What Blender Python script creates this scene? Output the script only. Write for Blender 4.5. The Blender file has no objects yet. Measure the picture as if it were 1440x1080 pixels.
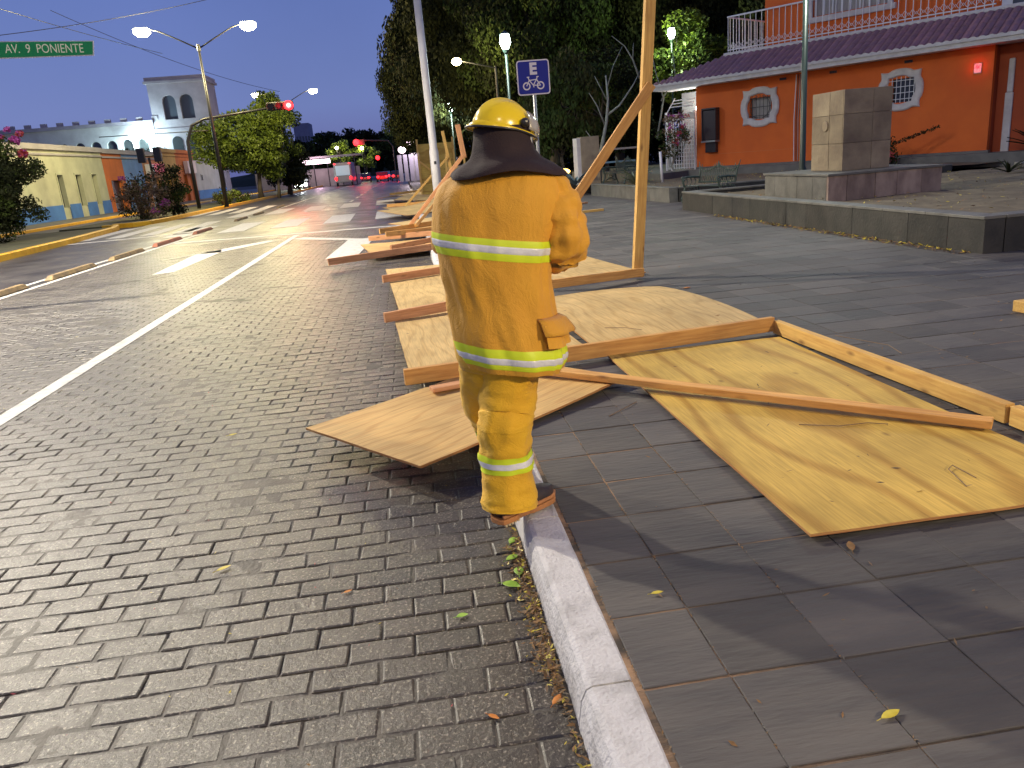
import bpy, bmesh, math, random
import numpy as np
from mathutils import Vector, Matrix, noise
R = math.radians
rnd = random.Random(7)
scn = bpy.context.scene
COL = scn.collection

# ------------------------------------------------------------------ camera
cam_d = bpy.data.cameras.new('camera'); cam = bpy.data.objects.new('camera', cam_d); COL.objects.link(cam)
cam_d.sensor_width = 36; cam_d.lens = 27.25; cam_d.clip_start = .05; cam_d.clip_end = 3000
cam.location = (0, 0, 1.65); cam.rotation_euler = (1.2888845559, 0.0794613787, -0.1349509975)
scn.camera = cam
# ------------------------------------------------------------------ dusk sky
SUN_EL, SUN_ROT = R(-1.5), R(-60)
w = bpy.data.worlds.new('World'); scn.world = w; w.use_nodes = True
nt = w.node_tree; nt.nodes.clear()
out = nt.nodes.new('ShaderNodeOutputWorld'); bg = nt.nodes.new('ShaderNodeBackground')
sky = nt.nodes.new('ShaderNodeTexSky'); sky.sky_type = 'NISHITA'; sky.sun_disc = False
sky.sun_elevation = SUN_EL; sky.sun_rotation = SUN_ROT
tc = nt.nodes.new('ShaderNodeTexCoord'); sep = nt.nodes.new('ShaderNodeSeparateXYZ')
nt.links.new(tc.outputs['Generated'], sep.inputs[0])
ramp = nt.nodes.new('ShaderNodeValToRGB'); cr = ramp.color_ramp
cr.elements[0].position = 0.0; cr.elements[0].color = (.105, .125, .34, 1)
cr.elements[1].position = .55; cr.elements[1].color = (.068, .108, .34, 1)
e = cr.elements.new(.08); e.color = (.128, .190, .47, 1)
e = cr.elements.new(.25); e.color = (.094, .152, .44, 1)
nt.links.new(sep.outputs['Z'], ramp.inputs[0])
# dim soft cloud mottling
nz = nt.nodes.new('ShaderNodeTexNoise'); nz.inputs['Scale'].default_value = 3.2; nz.inputs['Detail'].default_value = 5
nt.links.new(tc.outputs['Generated'], nz.inputs['Vector'])
mr = nt.nodes.new('ShaderNodeMapRange'); mr.inputs[1].default_value = .3; mr.inputs[2].default_value = .7
mr.inputs[3].default_value = .93; mr.inputs[4].default_value = 1.08
nt.links.new(nz.outputs['Fac'], mr.inputs[0])
mx = nt.nodes.new('ShaderNodeMix'); mx.data_type = 'RGBA'; mx.blend_type = 'MULTIPLY'; mx.inputs[0].default_value = 1
nt.links.new(ramp.outputs[0], mx.inputs[6]); nt.links.new(mr.outputs[0], mx.inputs[7])
sc_ = nt.nodes.new('ShaderNodeMix'); sc_.data_type = 'RGBA'; sc_.blend_type = 'ADD'; sc_.inputs[0].default_value = .06
nt.links.new(mx.outputs[2], sc_.inputs[6]); nt.links.new(sky.outputs[0], sc_.inputs[7])
nt.links.new(sc_.outputs[2], bg.inputs['Color']); bg.inputs['Strength'].default_value = 1.0
nt.links.new(bg.outputs[0], out.inputs[0])
# very weak afterglow sun
sd = bpy.data.lights.new('afterglow', 'SUN'); sd.energy = .02; sd.angle = R(40); sd.color = (1, .8, .7)
so = bpy.data.objects.new('afterglow', sd); COL.objects.link(so); so.rotation_euler = (R(70), 0, R(-60))
scn.view_settings.view_transform = 'Standard'; scn.view_settings.look = 'None'
scn.view_settings.gamma = 1; scn.view_settings.exposure = 0; scn.view_settings.use_curve_mapping = False
scn.render.engine = 'CYCLES'
scn.cycles.sample_clamp_indirect = 4

# ------------------------------------------------------------------ helpers
def tag(o, label=None, cat=None, group=None, kind=None):
    if label: o['label'] = label
    if cat: o['category'] = cat
    if group: o['group'] = group
    if kind: o['kind'] = kind
    return o
def thing(name, loc, label, cat, group=None):
    o = bpy.data.objects.new(name, None); COL.objects.link(o); o.location = loc; o.empty_display_size = .2
    return tag(o, label, cat, group)
def attach(o, parent):
    if parent is not None:
        W = o.matrix_basis.copy(); o.parent = parent
        chain = Matrix.Identity(4); p = parent
        while p is not None:
            chain = (p.matrix_parent_inverse @ p.matrix_basis if p.parent else p.matrix_basis.copy()) @ chain
            p = p.parent
        o.matrix_parent_inverse = chain.inverted(); o.matrix_basis = W
    return o
def copy_tree(o, parent=None):
    c = o.copy(); COL.objects.link(c)
    if parent is not None: c.parent = parent
    for ch in list(o.children): copy_tree(ch, c)
    return c
class MB:
    def __init__(s): s.v = []; s.f = []; s.mi = []
    def add(s, vs, fs, mi=0):
        b = len(s.v); s.v += [tuple(p) for p in vs]; s.f += [tuple(i + b for i in f) for f in fs]; s.mi += [mi] * len(fs)
    def box(s, c, d, rz=0, M=None, mi=0):
        x, y, z = d[0]/2, d[1]/2, d[2]/2
        vs = [Vector((a*x, b*y, e_*z)) for e_ in (-1, 1) for a, b in ((-1,-1),(1,-1),(1,1),(-1,1))]
        if M is None: M = Matrix.Rotation(rz, 3, 'Z')
        s.add([M @ p + Vector(c) for p in vs], [(3,2,1,0),(4,5,6,7),(0,1,5,4),(1,2,6,5),(2,3,7,6),(3,0,4,7)], mi)
    def bb(s, x0, x1, y0, y1, z0, z1, mi=0): s.box(((x0+x1)/2,(y0+y1)/2,(z0+z1)/2), (x1-x0,y1-y0,z1-z0), mi=mi)
    def tube(s, pts, r, n=8, cap=True, mi=0):
        pts = [Vector(p) for p in pts]; k = len(pts); rs = r if isinstance(r, (list, tuple)) else [r]*k
        b = []; prev = None
        for i, p in enumerate(pts):
            t = (pts[min(i+1,k-1)] - pts[max(i-1,0)]).normalized()
            a = Vector((0,0,1)) if abs(t.z) < .9 else Vector((1,0,0))
            if prev is not None: a = prev
            u_ = (a - t*a.dot(t)).normalized(); prev = u_; v_ = t.cross(u_)
            b += [p + (u_*math.cos(2*math.pi*j/n) + v_*math.sin(2*math.pi*j/n))*rs[i] for j in range(n)]
        fs = [(i*n+j, i*n+(j+1)%n, (i+1)*n+(j+1)%n, (i+1)*n+j) for i in range(k-1) for j in range(n)]
        if cap: fs += [tuple(range(n-1,-1,-1)), tuple((k-1)*n+j for j in range(n))]
        s.add(b, fs, mi)
    def prism(s, poly, ext, mi=0):   # poly 3D points list, ext vector
        n = len(poly); ext = Vector(ext)
        s.add([Vector(p) for p in poly] + [Vector(p)+ext for p in poly],
              [tuple(range(n-1,-1,-1)), tuple(range(n,2*n))] + [(i,(i+1)%n,n+(i+1)%n,n+i) for i in range(n)], mi)
    def grid(s, P, mi=0, closed=False):  # P[i][j]
        a, b = len(P), len(P[0])
        vs = [p for row in P for p in row]; fs = []
        for i in range(a-1):
            for j in range(b if closed else b-1):
                fs.append((i*b+j, i*b+(j+1)%b, (i+1)*b+(j+1)%b, (i+1)*b+j))
        s.add(vs, fs, mi)
    def sphere(s, c, r, n=12, m=8, mi=0):
        rr = r if isinstance(r, (tuple, list)) else (r, r, r)
        s.grid([[(c[0]+rr[0]*math.sin(math.pi*i/m)*math.cos(2*math.pi*j/n), c[1]+rr[1]*math.sin(math.pi*i/m)*math.sin(2*math.pi*j/n), c[2]+rr[2]*math.cos(math.pi*i/m)) for j in range(n)] for i in range(m+1)], mi, True)
    def mesh(s, name, mats, smooth=False):
        me = bpy.data.meshes.new(name); me.from_pydata(s.v, [], s.f)
        for m in (mats if isinstance(mats, (list, tuple)) else [mats]): me.materials.append(m)
        me.polygons.foreach_set('material_index', s.mi)
        if smooth: me.polygons.foreach_set('use_smooth', [True]*len(s.f))
        bm = bmesh.new(); bm.from_mesh(me); bmesh.ops.recalc_face_normals(bm, faces=bm.faces); bm.to_mesh(me); bm.free()
        me.update(); return me
    def obj(s, name, mats, parent=None, smooth=False, bevel=0, kind=None, mat=None):
        o = bpy.data.objects.new(name, s.mesh(name, mats, smooth)); COL.objects.link(o)
        if mat is not None: o.matrix_basis = mat
        if bevel:
            b = o.modifiers.new('bevel', 'BEVEL'); b.width = bevel; b.segments = 2; b.limit_method = 'ANGLE'
        if kind: o['kind'] = kind
        return attach(o, parent)
def structure(name, mb, mats, **k): return mb.obj(name, mats, kind='structure', **k)

# ------------------------------------------------------------------ materials
def mat(name, c1, c2=None, scale=6, rough=.7, bump=0, bscale=40, metal=0, emit=0, ecol=None, stretch=(1,1,1), coord='world', detail=6,
        rnd_amt=0, spec=.5, alpha=1, trans=0, contrast=(.35,.65), rough2=None, sheen=0):
    m = bpy.data.materials.new(name); m.use_nodes = True; n = m.node_tree; N = n.nodes; L = n.links
    b = N['Principled BSDF']; b.inputs['Roughness'].default_value = rough; b.inputs['Metallic'].default_value = metal
    b.inputs['Specular IOR Level'].default_value = spec
    if sheen: b.inputs['Sheen Weight'].default_value = sheen
    b.inputs['Base Color'].default_value = (*c1, 1)
    if emit: b.inputs['Emission Color'].default_value = (*(ecol or c1), 1); b.inputs['Emission Strength'].default_value = emit
    if trans: b.inputs['Transmission Weight'].default_value = trans
    if alpha < 1: b.inputs['Alpha'].default_value = alpha
    if coord == 'world':
        g = N.new('ShaderNodeNewGeometry'); src = g.outputs['Position']
    else:
        g = N.new('ShaderNodeTexCoord'); src = g.outputs['Object']
    mp = N.new('ShaderNodeMapping'); mp.inputs['Scale'].default_value = stretch; L.new(src, mp.inputs[0])
    col_out = None
    if c2 is not None:
        t = N.new('ShaderNodeTexNoise'); t.inputs['Scale'].default_value = scale; t.inputs['Detail'].default_value = detail; t.inputs['Roughness'].default_value = .6
        L.new(mp.outputs[0], t.inputs['Vector'])
        r_ = N.new('ShaderNodeMapRange'); r_.inputs[1].default_value = contrast[0]; r_.inputs[2].default_value = contrast[1]; L.new(t.outputs['Fac'], r_.inputs[0])
        x = N.new('ShaderNodeMix'); x.data_type = 'RGBA'; x.inputs[6].default_value = (*c1, 1); x.inputs[7].default_value = (*c2, 1)
        L.new(r_.outputs[0], x.inputs[0]); col_out = x.outputs[2]
        if rough2 is not None:
            q = N.new('ShaderNodeMapRange'); q.inputs[3].default_value = rough; q.inputs[4].default_value = rough2; L.new(r_.outputs[0], q.inputs[0]); L.new(q.outputs[0], b.inputs['Roughness'])
    if rnd_amt and col_out is not None:
        oi = N.new('ShaderNodeObjectInfo'); h = N.new('ShaderNodeHueSaturation'); v = N.new('ShaderNodeMapRange')
        v.inputs[3].default_value = 1-rnd_amt; v.inputs[4].default_value = 1+rnd_amt
        L.new(oi.outputs['Random'], v.inputs[0]); L.new(v.outputs[0], h.inputs['Value']); L.new(col_out, h.inputs['Color']); col_out = h.outputs[0]
    if col_out is not None: L.new(col_out, b.inputs['Base Color'])
    if bump:
        t2 = N.new('ShaderNodeTexNoise'); t2.inputs['Scale'].default_value = bscale; t2.inputs['Detail'].default_value = 4; L.new(mp.outputs[0], t2.inputs['Vector'])
        bp = N.new('ShaderNodeBump'); bp.inputs['Strength'].default_value = min(1, bump); bp.inputs['Distance'].default_value = .01; L.new(t2.outputs['Fac'], bp.inputs['Height']); L.new(bp.outputs[0], b.inputs['Normal'])
    return m
def add_attr_tint(m, amt=.25):   # multiply the base colour by a per-face random grey kept in the attribute "tint"
    n = m.node_tree; N = n.nodes; L = n.links; b = N['Principled BSDF']
    src = b.inputs['Base Color'].links[0].from_socket
    a = N.new('ShaderNodeAttribute'); a.attribute_name = 'tint'
    h = N.new('ShaderNodeMix'); h.data_type = 'RGBA'; h.blend_type = 'MULTIPLY'; h.inputs[0].default_value = 1
    L.new(src, h.inputs[6]); L.new(a.outputs['Color'], h.inputs[7]); L.new(h.outputs[2], b.inputs['Base Color'])

def stone_speckle(name, base, dark, light, tint, rough, bscale):
    """worn pigmented concrete: pale aggregate specks, dark grime, fine relief"""
    m = mat(name, base, dark, scale=1.3, rough=rough, coord='world', detail=8, rnd_amt=0)
    n = m.node_tree; N = n.nodes; L = n.links; b = N['Principled BSDF']
    g = N.new('ShaderNodeNewGeometry')
    src = b.inputs['Base Color'].links[0].from_socket
    v = N.new('ShaderNodeTexNoise'); v.inputs['Scale'].default_value = 85; v.inputs['Detail'].default_value = 6; L.new(g.outputs['Position'], v.inputs['Vector'])
    r = N.new('ShaderNodeMapRange'); r.inputs[1].default_value = .56; r.inputs[2].default_value = .72; L.new(v.outputs['Fac'], r.inputs[0])
    x = N.new('ShaderNodeMix'); x.data_type = 'RGBA'; x.inputs[7].default_value = (*light, 1); L.new(r.outputs[0], x.inputs[0]); L.new(src, x.inputs[6])
    if tint:
        a = N.new('ShaderNodeAttribute'); a.attribute_name = 'tint'
        h = N.new('ShaderNodeMix'); h.data_type = 'RGBA'; h.blend_type = 'MULTIPLY'; h.inputs[0].default_value = 1
        L.new(x.outputs[2], h.inputs[6]); L.new(a.outputs['Color'], h.inputs[7]); L.new(h.outputs[2], b.inputs['Base Color'])
    else: L.new(x.outputs[2], b.inputs['Base Color'])
    v2 = N.new('ShaderNodeTexNoise'); v2.inputs['Scale'].default_value = bscale; v2.inputs['Detail'].default_value = 5; v2.inputs['Roughness'].default_value = .7; L.new(g.outputs['Position'], v2.inputs['Vector'])
    v3 = N.new('ShaderNodeTexNoise'); v3.inputs['Scale'].default_value = 14; v3.inputs['Detail'].default_value = 3; L.new(g.outputs['Position'], v3.inputs['Vector'])
    ad = N.new('ShaderNodeMath'); ad.operation = 'MULTIPLY_ADD'; ad.inputs[1].default_value = .9; L.new(v3.outputs['Fac'], ad.inputs[0]); L.new(v2.outputs['Fac'], ad.inputs[2])
    bp = N.new('ShaderNodeBump'); bp.inputs['Strength'].default_value = .8; bp.inputs['Distance'].default_value = .0055; L.new(ad.outputs[0], bp.inputs['Height']); L.new(bp.outputs[0], b.inputs['Normal'])
    rr = N.new('ShaderNodeMapRange'); rr.inputs[3].default_value = rough-.12; rr.inputs[4].default_value = rough+.16; L.new(v3.outputs['Fac'], rr.inputs[0]); L.new(rr.outputs[0], b.inputs['Roughness'])
    return m
def ply_mat(name, pale, dark, wave=2.2, dist=6, knots=True, knot_scale=1.7):
    """plywood face: grain runs along local X"""
    m = bpy.data.materials.new(name); m.use_nodes = True; n = m.node_tree; N = n.nodes; L = n.links; b = N['Principled BSDF']
    b.inputs['Roughness'].default_value = .62; b.inputs['Specular IOR Level'].default_value = .25
    t = N.new('ShaderNodeTexCoord'); mp = N.new('ShaderNodeMapping'); mp.inputs['Scale'].default_value = (.28, 1, 1); L.new(t.outputs['Object'], mp.inputs[0])
    wv = N.new('ShaderNodeTexWave'); wv.wave_type = 'BANDS'; wv.bands_direction = 'Y'; wv.inputs['Scale'].default_value = wave; wv.inputs['Distortion'].default_value = dist
    wv.inputs['Detail'].default_value = 1.5; wv.inputs['Detail Scale'].default_value = 1.1; L.new(mp.outputs[0], wv.inputs['Vector'])
    r = N.new('ShaderNodeValToRGB'); r.color_ramp.elements[0].position = .0; r.color_ramp.elements[0].color = (*dark, 1)
    r.color_ramp.elements[1].position = .30; r.color_ramp.elements[1].color = (*pale, 1); L.new(wv.outputs['Fac'], r.inputs[0])
    mp2 = N.new('ShaderNodeMapping'); mp2.inputs['Scale'].default_value = (2, 45, 10); L.new(t.outputs['Object'], mp2.inputs[0])
    f = N.new('ShaderNodeTexNoise'); f.inputs['Scale'].default_value = 2.2; f.inputs['Detail'].default_value = 6; L.new(mp2.outputs[0], f.inputs['Vector'])
    fr = N.new('ShaderNodeMapRange'); fr.inputs[1].default_value = .3; fr.inputs[2].default_value = .7; fr.inputs[3].default_value = .78; fr.inputs[4].default_value = 1.12; L.new(f.outputs['Fac'], fr.inputs[0])
    x = N.new('ShaderNodeMix'); x.data_type = 'RGBA'; x.blend_type = 'MULTIPLY'; x.inputs[0].default_value = 1; L.new(r.outputs[0], x.inputs[6]); L.new(fr.outputs[0], x.inputs[7])
    big = N.new('ShaderNodeTexNoise'); big.inputs['Scale'].default_value = 1.8; big.inputs['Detail'].default_value = 5; L.new(t.outputs['Object'], big.inputs['Vector'])
    br = N.new('ShaderNodeMapRange'); br.inputs[1].default_value = .35; br.inputs[2].default_value = .65; br.inputs[3].default_value = .82; br.inputs[4].default_value = 1.1; L.new(big.outputs['Fac'], br.inputs[0])
    x2 = N.new('ShaderNodeMix'); x2.data_type = 'RGBA'; x2.blend_type = 'MULTIPLY'; x2.inputs[0].default_value = 1; L.new(x.outputs[2], x2.inputs[6]); L.new(br.outputs[0], x2.inputs[7])
    last = x2.outputs[2]
    if knots:
        mp3 = N.new('ShaderNodeMapping'); mp3.inputs['Scale'].default_value = (knot_scale*.55, knot_scale, 1); L.new(t.outputs['Object'], mp3.inputs[0])
        vo = N.new('ShaderNodeTexVoronoi'); vo.inputs['Scale'].default_value = 3.6; L.new(mp3.outputs[0], vo.inputs['Vector'])
        kr = N.new('ShaderNodeMapRange'); kr.inputs[1].default_value = .03; kr.inputs[2].default_value = .15; kr.inputs[3].default_value = .75; kr.inputs[4].default_value = 0; L.new(vo.outputs['Distance'], kr.inputs[0])
        sel = N.new('ShaderNodeSeparateColor'); L.new(vo.outputs['Color'], sel.inputs[0])
        gt = N.new('ShaderNodeMath'); gt.operation = 'GREATER_THAN'; gt.inputs[1].default_value = .72; L.new(sel.outputs[0], gt.inputs[0])
        mu = N.new('ShaderNodeMath'); mu.operation = 'MULTIPLY'; L.new(kr.outputs[0], mu.inputs[0]); L.new(gt.outputs[0], mu.inputs[1])
        x3 = N.new('ShaderNodeMix'); x3.data_type = 'RGBA'; x3.inputs[7].default_value = (.12, .055, .02, 1); L.new(mu.outputs[0], x3.inputs[0]); L.new(last, x3.inputs[6]); last = x3.outputs[2]
    L.new(last, b.inputs['Base Color'])
    bp = N.new('ShaderNodeBump'); bp.inputs['Strength'].default_value = .25; bp.inputs['Distance'].default_value = .003; L.new(f.outputs['Fac'], bp.inputs['Height']); L.new(bp.outputs[0], b.inputs['Normal'])
    return m
MT = {}
MT['ply'] = ply_mat('plywood_yellow', (.56, .37, .085), (.41, .24, .05), wave=1.1, dist=14)
MT['ply_pale'] = ply_mat('plywood_pale', (.58, .40, .165), (.50, .33, .125), wave=2.4, dist=18, knot_scale=2.6)
MT['ply_tan'] = ply_mat('plywood_tan', (.60, .385, .145), (.52, .31, .11), wave=3.0, dist=16, knots=False)
MT['ply_edge'] = mat('plywood_edge', (.50,.27,.09), (.30,.12,.04), scale=5, rough=.8, stretch=(1,1,60), coord='object')
MT['pine'] = mat('pine_timber', (.72, .40, .12), (.52, .25, .07), scale=3, rough=.6, bump=.3, bscale=12, stretch=(1, 14, 14), coord='object', rnd_amt=.12, spec=.3)
MT['pine_red'] = mat('red_pine_timber', (.70, .36, .17), (.50, .23, .10), scale=3, rough=.6, bump=.3, bscale=12, stretch=(1, 14, 14), coord='object', rnd_amt=.1, spec=.3)
MT['pine_yel'] = mat('yellow_pine_timber', (.72, .46, .13), (.55, .30, .08), scale=3, rough=.6, bump=.3, bscale=12, stretch=(1, 14, 14), coord='object', rnd_amt=.08, spec=.3)
MT['paver'] = stone_speckle('stamped_paver', (.082, .071, .058), (.042, .036, .030), (.34, .30, .24), True, .37, 45)
MT['mortar'] = mat('joint_mortar', (.042, .036, .030), (.088, .076, .062), scale=5, rough=.6, bump=.5, bscale=60)
MT['asphalt'] = mat('asphalt', (.042, .038, .036), (.066, .060, .054), scale=.9, rough=.28, rough2=.5, bump=.5, bscale=90, detail=9)
MT['asphalt_lane'] = mat('smooth_lane_concrete', (.052, .048, .046), (.080, .074, .070), scale=.8, rough=.35, rough2=.55, bump=.35, bscale=70, detail=9)
MT['tile'] = mat('slate_tile', (.064, .060, .061), (.114, .105, .098), spec=.28, scale=2.2, rough=.58, rough2=.75, bump=.9, bscale=26, stretch=(.35, 1.6, 1), rnd_amt=.17, detail=9)
MT['tile_far'] = mat('slate_tile_far', (.075, .070, .068), (.130, .118, .108), spec=.32, scale=1.2, rough=.55, rough2=.72, bump=.9, bscale=26, stretch=(.35, 1.6, 1), detail=9); add_attr_tint(MT['tile_far'])
MT['tile_bed'] = mat('sandy_joint_mortar', (.06, .048, .038), (.42, .26, .15), scale=1.9, rough=.9, bump=.8, bscale=120, contrast=(.46, .66), stretch=(.4, 2.2, 1))
MT['kerb'] = mat('worn_white_kerb_paint', (.55, .54, .55), (.30, .29, .29), scale=7, rough=.7, bump=.9, bscale=70, contrast=(.48, .74), detail=12)
MT['white_paint'] = mat('road_paint_white', (.54, .53, .50), (.28, .27, .26), scale=9, rough=.55, bump=.2, bscale=60, contrast=(.45, .75), detail=10)
MT['yellow_paint'] = mat('yellow_kerb_paint', (.80, .44, .015), (.60, .31, .015), scale=4, rough=.55, bump=.3, bscale=40, contrast=(.45,.75))
MT['stopper'] = mat('worn_separator', (.36, .25, .11), (.15, .11, .07), scale=5, rough=.7, bump=.4)
MT['stopper_red'] = mat('worn_red_separator', (.42, .14, .08), (.25, .12, .07), scale=5, rough=.7, bump=.4)
MT['soil'] = mat('dry_soil', (.11, .085, .05), (.19, .15, .09), scale=2.5, rough=.95, bump=1, bscale=18)
MT['ground'] = mat('ground_earth', (.05, .045, .04), (.08, .07, .055), scale=.3, rough=.95)
MT['grass'] = mat('grass_soil', (.05, .06, .025), (.10, .09, .05), scale=1.2, rough=.95, bump=1, bscale=12)
MT['stone_dk'] = mat('dark_stone_cladding', (.020, .020, .017), (.040, .037, .031), scale=3, rough=.6, bump=.6, bscale=22, rnd_amt=.22)
MT['stone_cap'] = mat('pale_stone_cap', (.10, .098, .085), (.16, .155, .135), scale=3, rough=.6, bump=.5, bscale=30, rnd_amt=.1)
MT['stone_mon'] = mat('monument_slab_stone', (.19, .142, .092), (.30, .24, .15), scale=2.4, rough=.6, bump=.6, bscale=18, rnd_amt=.28)
MT['stone_pink'] = mat('pinkish_veined_stone', (.19, .135, .11), (.33, .25, .20), scale=2.2, rough=.55, bump=.5, bscale=14, rnd_amt=.16, stretch=(2,1,1))
MT['orange_wall'] = mat('orange_wall_paint', (.70, .135, .014), (.62, .112, .012), scale=1.1, rough=.75, bump=.25, bscale=30, detail=8)
MT['orange_dark'] = mat('dark_red_orange_wall', (.42, .07, .015), (.34, .055, .012), scale=1.1, rough=.75, bump=.2)  # deeper red orange than the front wall
MT['white_wall'] = mat('white_moulding_plaster', (.62, .58, .56), (.50, .46, .45), scale=4, rough=.8, bump=.3)
MT['white_metal'] = mat('white_painted_metal', (.72, .71, .72), rough=.45)
MT['rooftile'] = mat('mauve_clay_tile', (.34, .17, .18), (.24, .125, .14), scale=3, rough=.62, bump=.4, bscale=20, rnd_amt=.15)
MT['grey_stone'] = mat('plinth_grey', (.12, .115, .105), (.16, .15, .135), scale=3, rough=.8, bump=.4)
MT['glass'] = mat('dark_glass', (.03, .035, .04), rough=.12, spec=.8)
MT['curtain'] = mat('pale_curtain', (.42, .40, .37), (.30, .28, .27), scale=8, rough=.8, stretch=(6,6,.6))
MT['black'] = mat('black_metal', (.02, .02, .022), rough=.45)
MT['black_plastic'] = mat('black_plastic', (.03, .028, .03), rough=.35)
MT['green_pole'] = mat('dark_green_pole_paint', (.022, .035, .028), rough=.4)
MT['bench_iron'] = mat('green_cast_iron', (.028, .045, .036), (.05, .075, .06), scale=12, rough=.42)
MT['grey_metal'] = mat('galvanised_metal', (.30, .31, .31), rough=.45, metal=.5)
MT['white_pole'] = mat('white_pole_paint', (.70, .68, .66), (.52, .50, .48), scale=3, rough=.5, stretch=(1,1,.4))
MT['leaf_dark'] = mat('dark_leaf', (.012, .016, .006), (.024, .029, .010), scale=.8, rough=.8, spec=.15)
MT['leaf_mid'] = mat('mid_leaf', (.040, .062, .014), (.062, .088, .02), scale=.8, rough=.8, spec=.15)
MT['leaf_lit'] = mat('lit_yellow_green_leaf', (.13, .19, .02), (.20, .26, .03), scale=1, rough=.5)  # lamp-lit foliage: the brightness is put into the leaf colour
MT['leaf_olive'] = mat('olive_leaf', (.036, .040, .011), (.060, .064, .020), scale=1, rough=.8, spec=.15)
MT['bract'] = mat('magenta_bract', (.42, .06, .30), (.55, .12, .42), scale=6, rough=.6)
MT['bract_red'] = mat('red_bract', (.35, .03, .05), (.45, .08, .08), scale=6, rough=.6)
MT['twig'] = mat('dry_twig', (.16, .10, .05), (.24, .16, .09), scale=6, rough=.8)
MT['bark'] = mat('bark', (.07, .055, .04), (.12, .10, .075), scale=5, rough=.9, bump=.8, stretch=(1,1,.25))
MT['bark_pale'] = mat('pale_bark', (.30, .31, .27), (.20, .20, .17), scale=5, rough=.8)
MT['drygrass'] = mat('dead_leaf', (.28, .15, .05), (.16, .09, .035), scale=30, rough=.8)
MT['yleaf'] = mat('yellow_leaf', (.58, .47, .05), (.45, .36, .03), scale=30, rough=.5)
MT['gleaf'] = mat('fresh_green_leaf', (.18, .36, .035), (.28, .44, .06), scale=40, rough=.45)
MT['oleaf'] = mat('orange_leaf', (.58, .22, .03), (.42, .13, .02), scale=30, rough=.6)
def add_knots(m, sc):
    N_ = m.node_tree.nodes; L_ = m.node_tree.links; bs_ = N_['Principled BSDF']; src = bs_.inputs['Base Color'].links[0].from_socket
    t = N_.new('ShaderNodeTexCoord'); mp = N_.new('ShaderNodeMapping'); mp.inputs['Scale'].default_value = (sc*.5, sc*1.3, sc*1.3); L_.new(t.outputs['Object'], mp.inputs[0])
    oi = N_.new('ShaderNodeObjectInfo'); L_.new(oi.outputs['Location'], mp.inputs['Location'])
    vo = N_.new('ShaderNodeTexVoronoi'); vo.inputs['Scale'].default_value = 3; L_.new(mp.outputs[0], vo.inputs['Vector'])
    kr = N_.new('ShaderNodeMapRange'); kr.inputs[1].default_value = .04; kr.inputs[2].default_value = .20; kr.inputs[3].default_value = .8; kr.inputs[4].default_value = 0; L_.new(vo.outputs['Distance'], kr.inputs[0])
    st = N_.new('ShaderNodeTexNoise'); st.inputs['Scale'].default_value = 1.4; st.inputs['Detail'].default_value = 5; L_.new(t.outputs['Object'], st.inputs['Vector'])
    sr = N_.new('ShaderNodeMapRange'); sr.inputs[1].default_value = .5; sr.inputs[2].default_value = .75; sr.inputs[3].default_value = 0; sr.inputs[4].default_value = .45; L_.new(st.outputs['Fac'], sr.inputs[0])
    mxx = N_.new('ShaderNodeMath'); mxx.operation = 'MAXIMUM'; L_.new(kr.outputs[0], mxx.inputs[0]); L_.new(sr.outputs[0], mxx.inputs[1])
    x = N_.new('ShaderNodeMix'); x.data_type = 'RGBA'; x.inputs[7].default_value = (.20, .09, .03, 1); L_.new(mxx.outputs[0], x.inputs[0]); L_.new(src, x.inputs[6]); L_.new(x.outputs[2], bs_.inputs['Base Color'])
for k_ in ('pine', 'pine_red', 'pine_yel'): add_knots(MT[k_], 2.2)
# firefighter
MT['jacket'] = mat('tan_turnout_cloth', (.80, .40, .028), (.70, .335, .022), scale=5, rough=.72, bump=.35, bscale=260, coord='object', sheen=.15, contrast=(.3,.7))
MT['trouser'] = mat('yellow_turnout_trousers', (.86, .50, .014), (.78, .42, .012), scale=5, rough=.72, bump=.35, bscale=260, coord='object', sheen=.15)
for k_, sc1, sc2 in (('jacket', (4, 4, 3), 2.6), ('trouser', (4, 4, 6), 3.0)):
    n_ = MT[k_].node_tree; N_ = n_.nodes; old = [q for q in N_ if q.type == 'BUMP'][0]
    tcx = N_.new('ShaderNodeTexCoord'); mpx = N_.new('ShaderNodeMapping'); mpx.inputs['Scale'].default_value = sc1; mpx.inputs['Rotation'].default_value = (0, R(25), 0); n_.links.new(tcx.outputs['Object'], mpx.inputs[0])
    nx_ = N_.new('ShaderNodeTexNoise'); nx_.inputs['Scale'].default_value = sc2; nx_.inputs['Detail'].default_value = 3; nx_.inputs['Distortion'].default_value = 1.6; n_.links.new(mpx.outputs[0], nx_.inputs['Vector'])
    rg = N_.new('ShaderNodeMath'); rg.operation = 'PINGPONG'; rg.inputs[1].default_value = .12; n_.links.new(nx_.outputs['Fac'], rg.inputs[0])
    b2 = N_.new('ShaderNodeBump'); b2.inputs['Strength'].default_value = .22; b2.inputs['Distance'].default_value = .05; n_.links.new(rg.outputs[0], b2.inputs['Height']); n_.links.new(old.outputs[0], b2.inputs['Normal']); n_.links.new(b2.outputs[0], N_['Principled BSDF'].inputs['Normal'])
MT['tape_y'] = mat('lime_yellow_tape', (.72, .86, .03), rough=.45)
MT['tape_s'] = mat('silver_reflective_tape', (.82, .82, .82), (.66, .66, .68), scale=20, rough=.32, bump=.2, bscale=60)
MT['helmet'] = mat('yellow_helmet_shell', (.86, .62, .004), rough=.22, spec=.6)
MT['shroud'] = mat('dark_brown_knit_cloth', (.020, .010, .011), (.034, .017, .018), scale=7, rough=.85, bump=.4, bscale=200, coord='object')
MT['visor'] = mat('grey_clear_visor', (.5, .48, .45), rough=.15, alpha=.55, spec=.7)
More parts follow.
